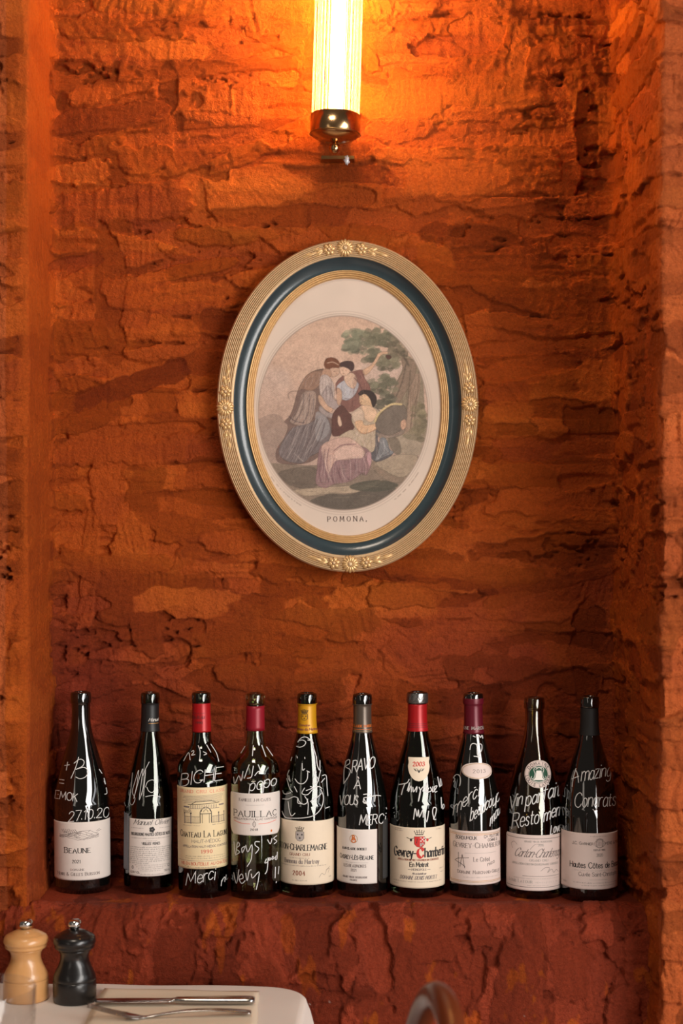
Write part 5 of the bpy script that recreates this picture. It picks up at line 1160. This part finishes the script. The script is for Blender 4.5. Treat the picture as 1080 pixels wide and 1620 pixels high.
for o_, z in ((-0.006, -0.0006), (-0.002, -0.0018), (0.001, -0.0045), (0.0024, -0.009), (0.004, -0.02)): ringadd(1, o_, TZ+z, 0.002 if z < -.01 else 0)
for d in (0.045, 0.08, 0.12, 0.17, 0.22): ringadd(1, 0.004+d*0.05, TZ-d, 0.11*d)
Fc = [(r*N+i, r*N+(i+1) % N, (r+1)*N+(i+1) % N, (r+1)*N+i) for r in range(rings-1) for i in range(N)]+[tuple(range(N))[::-1]]
cl = mk('tablecloth', V, [f[::-1] for f in Fc], M['cloth'], None); cl.location = table.location; cl.rotation_euler = table.rotation_euler
so = cl.modifiers.new('thickness', 'SOLIDIFY'); so.thickness = 0.0012; so.offset = -1
tag(cl, 'white tablecloth hanging over the rounded corner of the table', 'tablecloth')
# napkin: folded rectangle, several layers with soft edges
nq = [tp(163, 1566, .001), tp(409, 1571, .001), tp(402, 1650, .001), tp(122, 1640, .001)]
def sheet(name, q, z0, th, mt, parent=None, n=26, wob=0.0006, seed=1, noise=1.0):
    V = []; Fc = []
    for side in (1, 0):
        for j in range(n+1):
            for i in range(n+1):
                a = i/n; b_ = j/n; p = q[0]*(1-a)*(1-b_)+q[1]*a*(1-b_)+q[2]*a*b_+q[3]*(1-a)*b_
                e_ = min(a, 1-a, b_, 1-b_); rnd_ = math.sqrt(min(1, e_/0.03)) if side else 0
                h = z0+(th*(0.25+0.75*rnd_)+noise*wob*(math.sin(a*9+seed)*math.cos(b_*7+seed*2)+0.8*math.sin(b_*23+a*5))*rnd_ if side else 0)
                V.append((p.x+noise*0.0012*math.sin(b_*8+seed)*(1 if i in (0, n) else 0), p.y+noise*0.0015*math.sin(a*11+seed)*(1 if j in (0, n) else 0), h))
    W = n+1; S_ = W*W
    for j in range(n):
        for i in range(n):
            k = j*W+i; Fc.append((k, k+W, k+W+1, k+1)); Fc.append((S_+k, S_+k+1, S_+k+W+1, S_+k+W))
    bd = [i for i in range(n)]+[j*W+n for j in range(n)]+[n*W+i for i in range(n, 0, -1)]+[j*W for j in range(n, 0, -1)]
    for a, b_ in zip(bd, bd[1:]+bd[:1]): Fc.append((a, b_, b_+S_, a+S_))
    return mk(name, V, Fc, mt, parent)
nap = empty('napkin', (0, 0, 0)); c0 = sum(nq, Vector())/4; nap.location = (c0.x, c0.y, TZ); 
tag(nap, 'folded cream cloth napkin under the knife and fork', 'napkin')
for i, (ins, z) in enumerate(((0, 0.0003), (0.004, 0.0020), (0.002, 0.0036))):
    q = [Vector((p.x-c0.x, p.y-c0.y, 0))*(1-ins*3)+Vector((0.0008*i, -0.001*i, 0)) for p in nq]
    sheet('fold', q, z, 0.0018, M['napkin'], nap, seed=i+1, wob=0.0004)
NZ = 0.0062
# fork
def blade_mesh(name, path, mt, parent):
    """path: list of (point, half width, half thickness); flat-ish oval section"""
    V = []; Fc = []; n = 14
    for i, (p, hw, ht) in enumerate(path):
        a = path[max(0, i-1)][0]; b_ = path[min(len(path)-1, i+1)][0]; t = (b_-a).normalized(); s_ = t.cross(Vector((0, 0, 1))).normalized(); u_ = s_.cross(t)
        for k in range(n):
            an = 2*PI*k/n; V.append(p+s_*hw*math.cos(an)+u_*ht*math.sin(an))
    for i in range(len(path)-1):
        for k in range(n): k2 = (k+1) % n; Fc.append((i*n+k, (i+1)*n+k, (i+1)*n+k2, i*n+k2))
    Fc.append(tuple(range(n))); Fc.append(tuple((len(path)-1)*n+k for k in range(n))[::-1])
    return mk(name, V, Fc, mt, parent)
fA = tp(140, 1590, 0.010); fB = tp(397, 1606, 0.006)
fork = empty('fork', (0, 0, 0)); fork.location = fB; tag(fork, 'steel fork lying tines up across the folded napkin, in front of the knife', 'fork')
dirf = (fB-tp(178, 1612, 0.006)); dirf.z = 0; dirf.normalize()
def fk(t, z): 
    p = fB-dirf*t; return Vector((p.x-fB.x, p.y-fB.y, TZ+NZ+z-fB.z))
Lf = 0.195
ctl = [(0.0, .0036, .0052, .0014), (0.004, .0042, .0072, .0018), (0.02, .0060, .0072, .0017), (0.05, .0080, .0058, .0016), (0.08, .0075, .0042, .0017), (0.105, .0048, .0030, .0019), (0.125, .0018, .0030, .0019), (0.135, .0013, .0045, .0014), (0.142, .0018, .0088, .0011), (0.150, .0030, .0112, .0009), (0.158, .0050, .0116, .0008)]
cc = catmull(ctl, 4)
blade_mesh('handle', [(fk(t, z), hw, ht) for t, z, hw, ht in cc], M['steel'], fork)
sidev = dirf.cross(Vector((0, 0, 1)))
for q in (-1.5, -0.5, 0.5, 1.5):
    P_ = []
    for i in range(12):
        t = i/11; L = 0.155+t*0.050
        P_.append((fk(L, 0.0045+0.0135*t**1.2)+sidev*q*0.0058*(1-0.12*t), 0.0018*(1-0.55*t), 0.0009*(1-0.4*t)))
    blade_mesh('tine', P_, M['steel'], fork)
# knife
kA = tp(151, 1588, 0.007); kB = tp(403, 1586, 0.008)
knife = empty('knife', (0, 0, 0)); knife.location = kB; tag(knife, 'steel table knife lying on the folded napkin behind the fork', 'knife')
dk = (kA-kB); Lk = dk.length; dk.normalize(); 
def kp(t): return Vector((dk.x*t, dk.y*t, TZ+NZ+0.0052-kB.z))
hd = [(0.0, .004, .0035), (0.003, .0078, .0046), (0.012, .0092, .0050), (0.05, .0084, .0048), (0.09, .0066, .0044), (0.102, .0052, .0042)]
blade_mesh('handle', [(kp(t), a, b_) for t, a, b_ in catmull(hd, 4)], M['steel'], knife)
bl = [(0.101, .0050, .0036), (0.106, .0046, .0030), (0.112, .0085, .0016), (0.14, .0098, .0011), (0.18, .0102, .0010), (0.205, .0084, .0009), (Lk, .0015, .0006)]
blade_mesh('blade', [(kp(t), a, b_) for t, a, b_ in catmull(bl, 3)], M['steel'], knife)
# pepper mills
def mill(cx, ytop, ybot, hw, wood, label, name='pepper_mill'):
    p = tp(cx, ybot-10); k = p.y+DW; s_ = k/F; Ht = (ZC-(ytop+1-HY)*s_)-TZ; r = hw*s_
    o = empty(name, (p.x, p.y, TZ+0.0002)); tag(o, label, 'pepper mill', 'bistro pepper mills on the white cloth')
    R_ = lambda f: r*f; Z_ = lambda f: Ht*f
    body = [(0, 0), (R_(.96), 0), (R_(1.0), Z_(.02)), (R_(1.0), Z_(.24)), (R_(.985), Z_(.252)), (R_(.95), Z_(.256)), (R_(.985), Z_(.264)), (R_(.99), Z_(.275)), (R_(.96), Z_(.315)), (R_(.88), Z_(.365)), (R_(.76), Z_(.43)), (R_(.68), Z_(.49)), (R_(.655), Z_(.54)), (R_(.68), Z_(.585)), (R_(.75), Z_(.620)), (R_(.78), Z_(.632)), (0, Z_(.632))]
    lathe('body', body, wood, o, 56)
    hd_ = [(0, Z_(.634)), (R_(.80), Z_(.634)), (R_(.90), Z_(.650)), (R_(.93), Z_(.672)), (R_(.90), Z_(.690)), (R_(.955), Z_(.70)), (R_(.985), Z_(.722)), (R_(.97), Z_(.765)), (R_(.90), Z_(.795)), (R_(.78), Z_(.815)), (R_(.70), Z_(.822)), (R_(.66), Z_(.832)), (R_(.52), Z_(.85)), (R_(.34), Z_(.868)), (R_(.28), Z_(.872)), (0, Z_(.872))]
    lathe('head', hd_, wood, o, 56)
    kn = lathe('knob', [(0, Z_(.872)), (R_(.20), Z_(.872)), (R_(.21), Z_(.893)), (R_(.27), Z_(.90)), (R_(.31), Z_(.915)), (R_(.32), Z_(.945)), (R_(.30), Z_(.972)), (R_(.22), Z_(.992)), (0, Z_(1.0))], M['chrome'], o, 40)
    return o
mill(41, 1453, 1590, 35.5, M['beech'], 'pale beech wood pepper mill with a silver knob, left of the black one')
mill(118, 1453, 1592, 34, M['blackw'], 'black lacquered pepper mill with a silver knob, beside the beech one')
# tumbler at the left edge, nearest the camera
Dg = 1.76; gx_ = (-23-HX)/F*Dg; rg = 79/F*Dg; zr = ZC-(1562-HY)/F*Dg
tb = empty('drinking_glass', (gx_, Dg-DW, TZ+0.0002)); tag(tb, 'clear straight drinking glass cut off by the left edge', 'glass')
Hg = zr-TZ
lathe('bowl', [(0, 0.0), (rg*.80, 0.0), (rg*.86, 0.004), (rg*.90, 0.02), (rg*.97, Hg*.5), (rg, Hg-0.001), (rg-0.0006, Hg), (rg-0.0015, Hg-0.001), (rg*.97-.002, Hg*.5), (rg*.88-.002, 0.022), (rg*.80, 0.012), (0, 0.010)], M['tumbler'], tb, 72)
# ------------------------------------------------------------ bentwood chair tucked beside the table, seen edge-on
M['bent'] = mat('dark_polished_bentwood', rgb(96, 44, 22), 0.34, var=0.35, vscale=26, coat=0.08)
M['bent2'] = mat('dark_chair_wood', rgb(58, 28, 18), 0.28, var=0.3, vscale=20, coat=0.5)
Xn, Dn = 0.1165, 1.37; Xf, Df_ = 0.0835, 1.70
mx_, my_ = (Xn+Xf)/2, ((Dn+Df_)/2)-DW
chair = empty('bentwood_chair', (mx_-0.17, my_, 0)); tag(chair, 'dark polished bentwood chair back, only its curved top showing at the bottom edge', 'chair')
ctop = ZC-(1588-HY)/F*1.53
wdir = Vector((Xf-Xn, (Df_-Dn), 0)); half = wdir.length/2; wdir.normalize(); fwd = Vector((-1, 0.0, 0))
org = Vector((mx_, my_, 0))-chair.location
def hoop(hw_, top, zb, n=48, lean=0.10):
    out = []
    for i in range(n+1):
        a = PI*i/n; x = -math.cos(a)*hw_; s_ = math.sin(a)
        z = top-hw_*1.0+hw_*1.0*s_; out.append((x, z))
    legs0 = [(-hw_*(1-0.12*t), (top-hw_)*(1-t)+zb*t) for t in np.linspace(1, 0, 10)[:-1]]
    legs1 = [(hw_*(1-0.12*t), (top-hw_)*(1-t)+zb*t) for t in np.linspace(0, 1, 10)[1:]]
    P_ = []
    for x, z in legs0+out+legs1: P_.append(org+wdir*x+Vector((lean*(z-top)*0.8, 0, z)))
    return P_
tube('back_hoop', hoop(half, ctop, 0.44), 0.0135, M['bent'], chair, 16)
tube('inner_hoop', hoop(half*0.62, ctop-0.085, 0.46), 0.0085, M['bent2'], chair, 12)
sc2 = Vector((0, 0, 0))
V = []; n = 48
seatc = org+Vector((-0.24, 0, 0))
for z, r in ((0.43, .19), (0.435, .2), (0.455, .2), (0.462, .19), (0.455, .17), (0.452, .10)):
    for k in range(n): V.append((seatc.x+r*math.cos(2*PI*k/n), seatc.y+r*math.sin(2*PI*k/n), z))
mk('seat', V, [tuple(range(n))[::-1], tuple(5*n+k for k in range(n))]+[(j*n+k, j*n+(k+1) % n, (j+1)*n+(k+1) % n, (j+1)*n+k) for j in range(5) for k in range(n)], M['bent2'], chair)
for sx in (-1, 1):
    for sy in (-1, 1):
        a = seatc+Vector((sx*.14, sy*.14, 0.44)); b_ = seatc+Vector((sx*.19, sy*.18, 0.0005))
        tube('leg', [b_, (a+b_)/2+Vector((sx*.004, 0, 0)), a], [0.010, 0.0125, 0.015], M['bent2'], chair, 12)
ring_ = [seatc+Vector((.135*math.cos(t), .135*math.sin(t), 0.22)) for t in np.linspace(0, 2*PI, 40)[:-1]]
tube('stretcher_ring', ring_, 0.008, M['bent2'], chair, 10, closed=True)
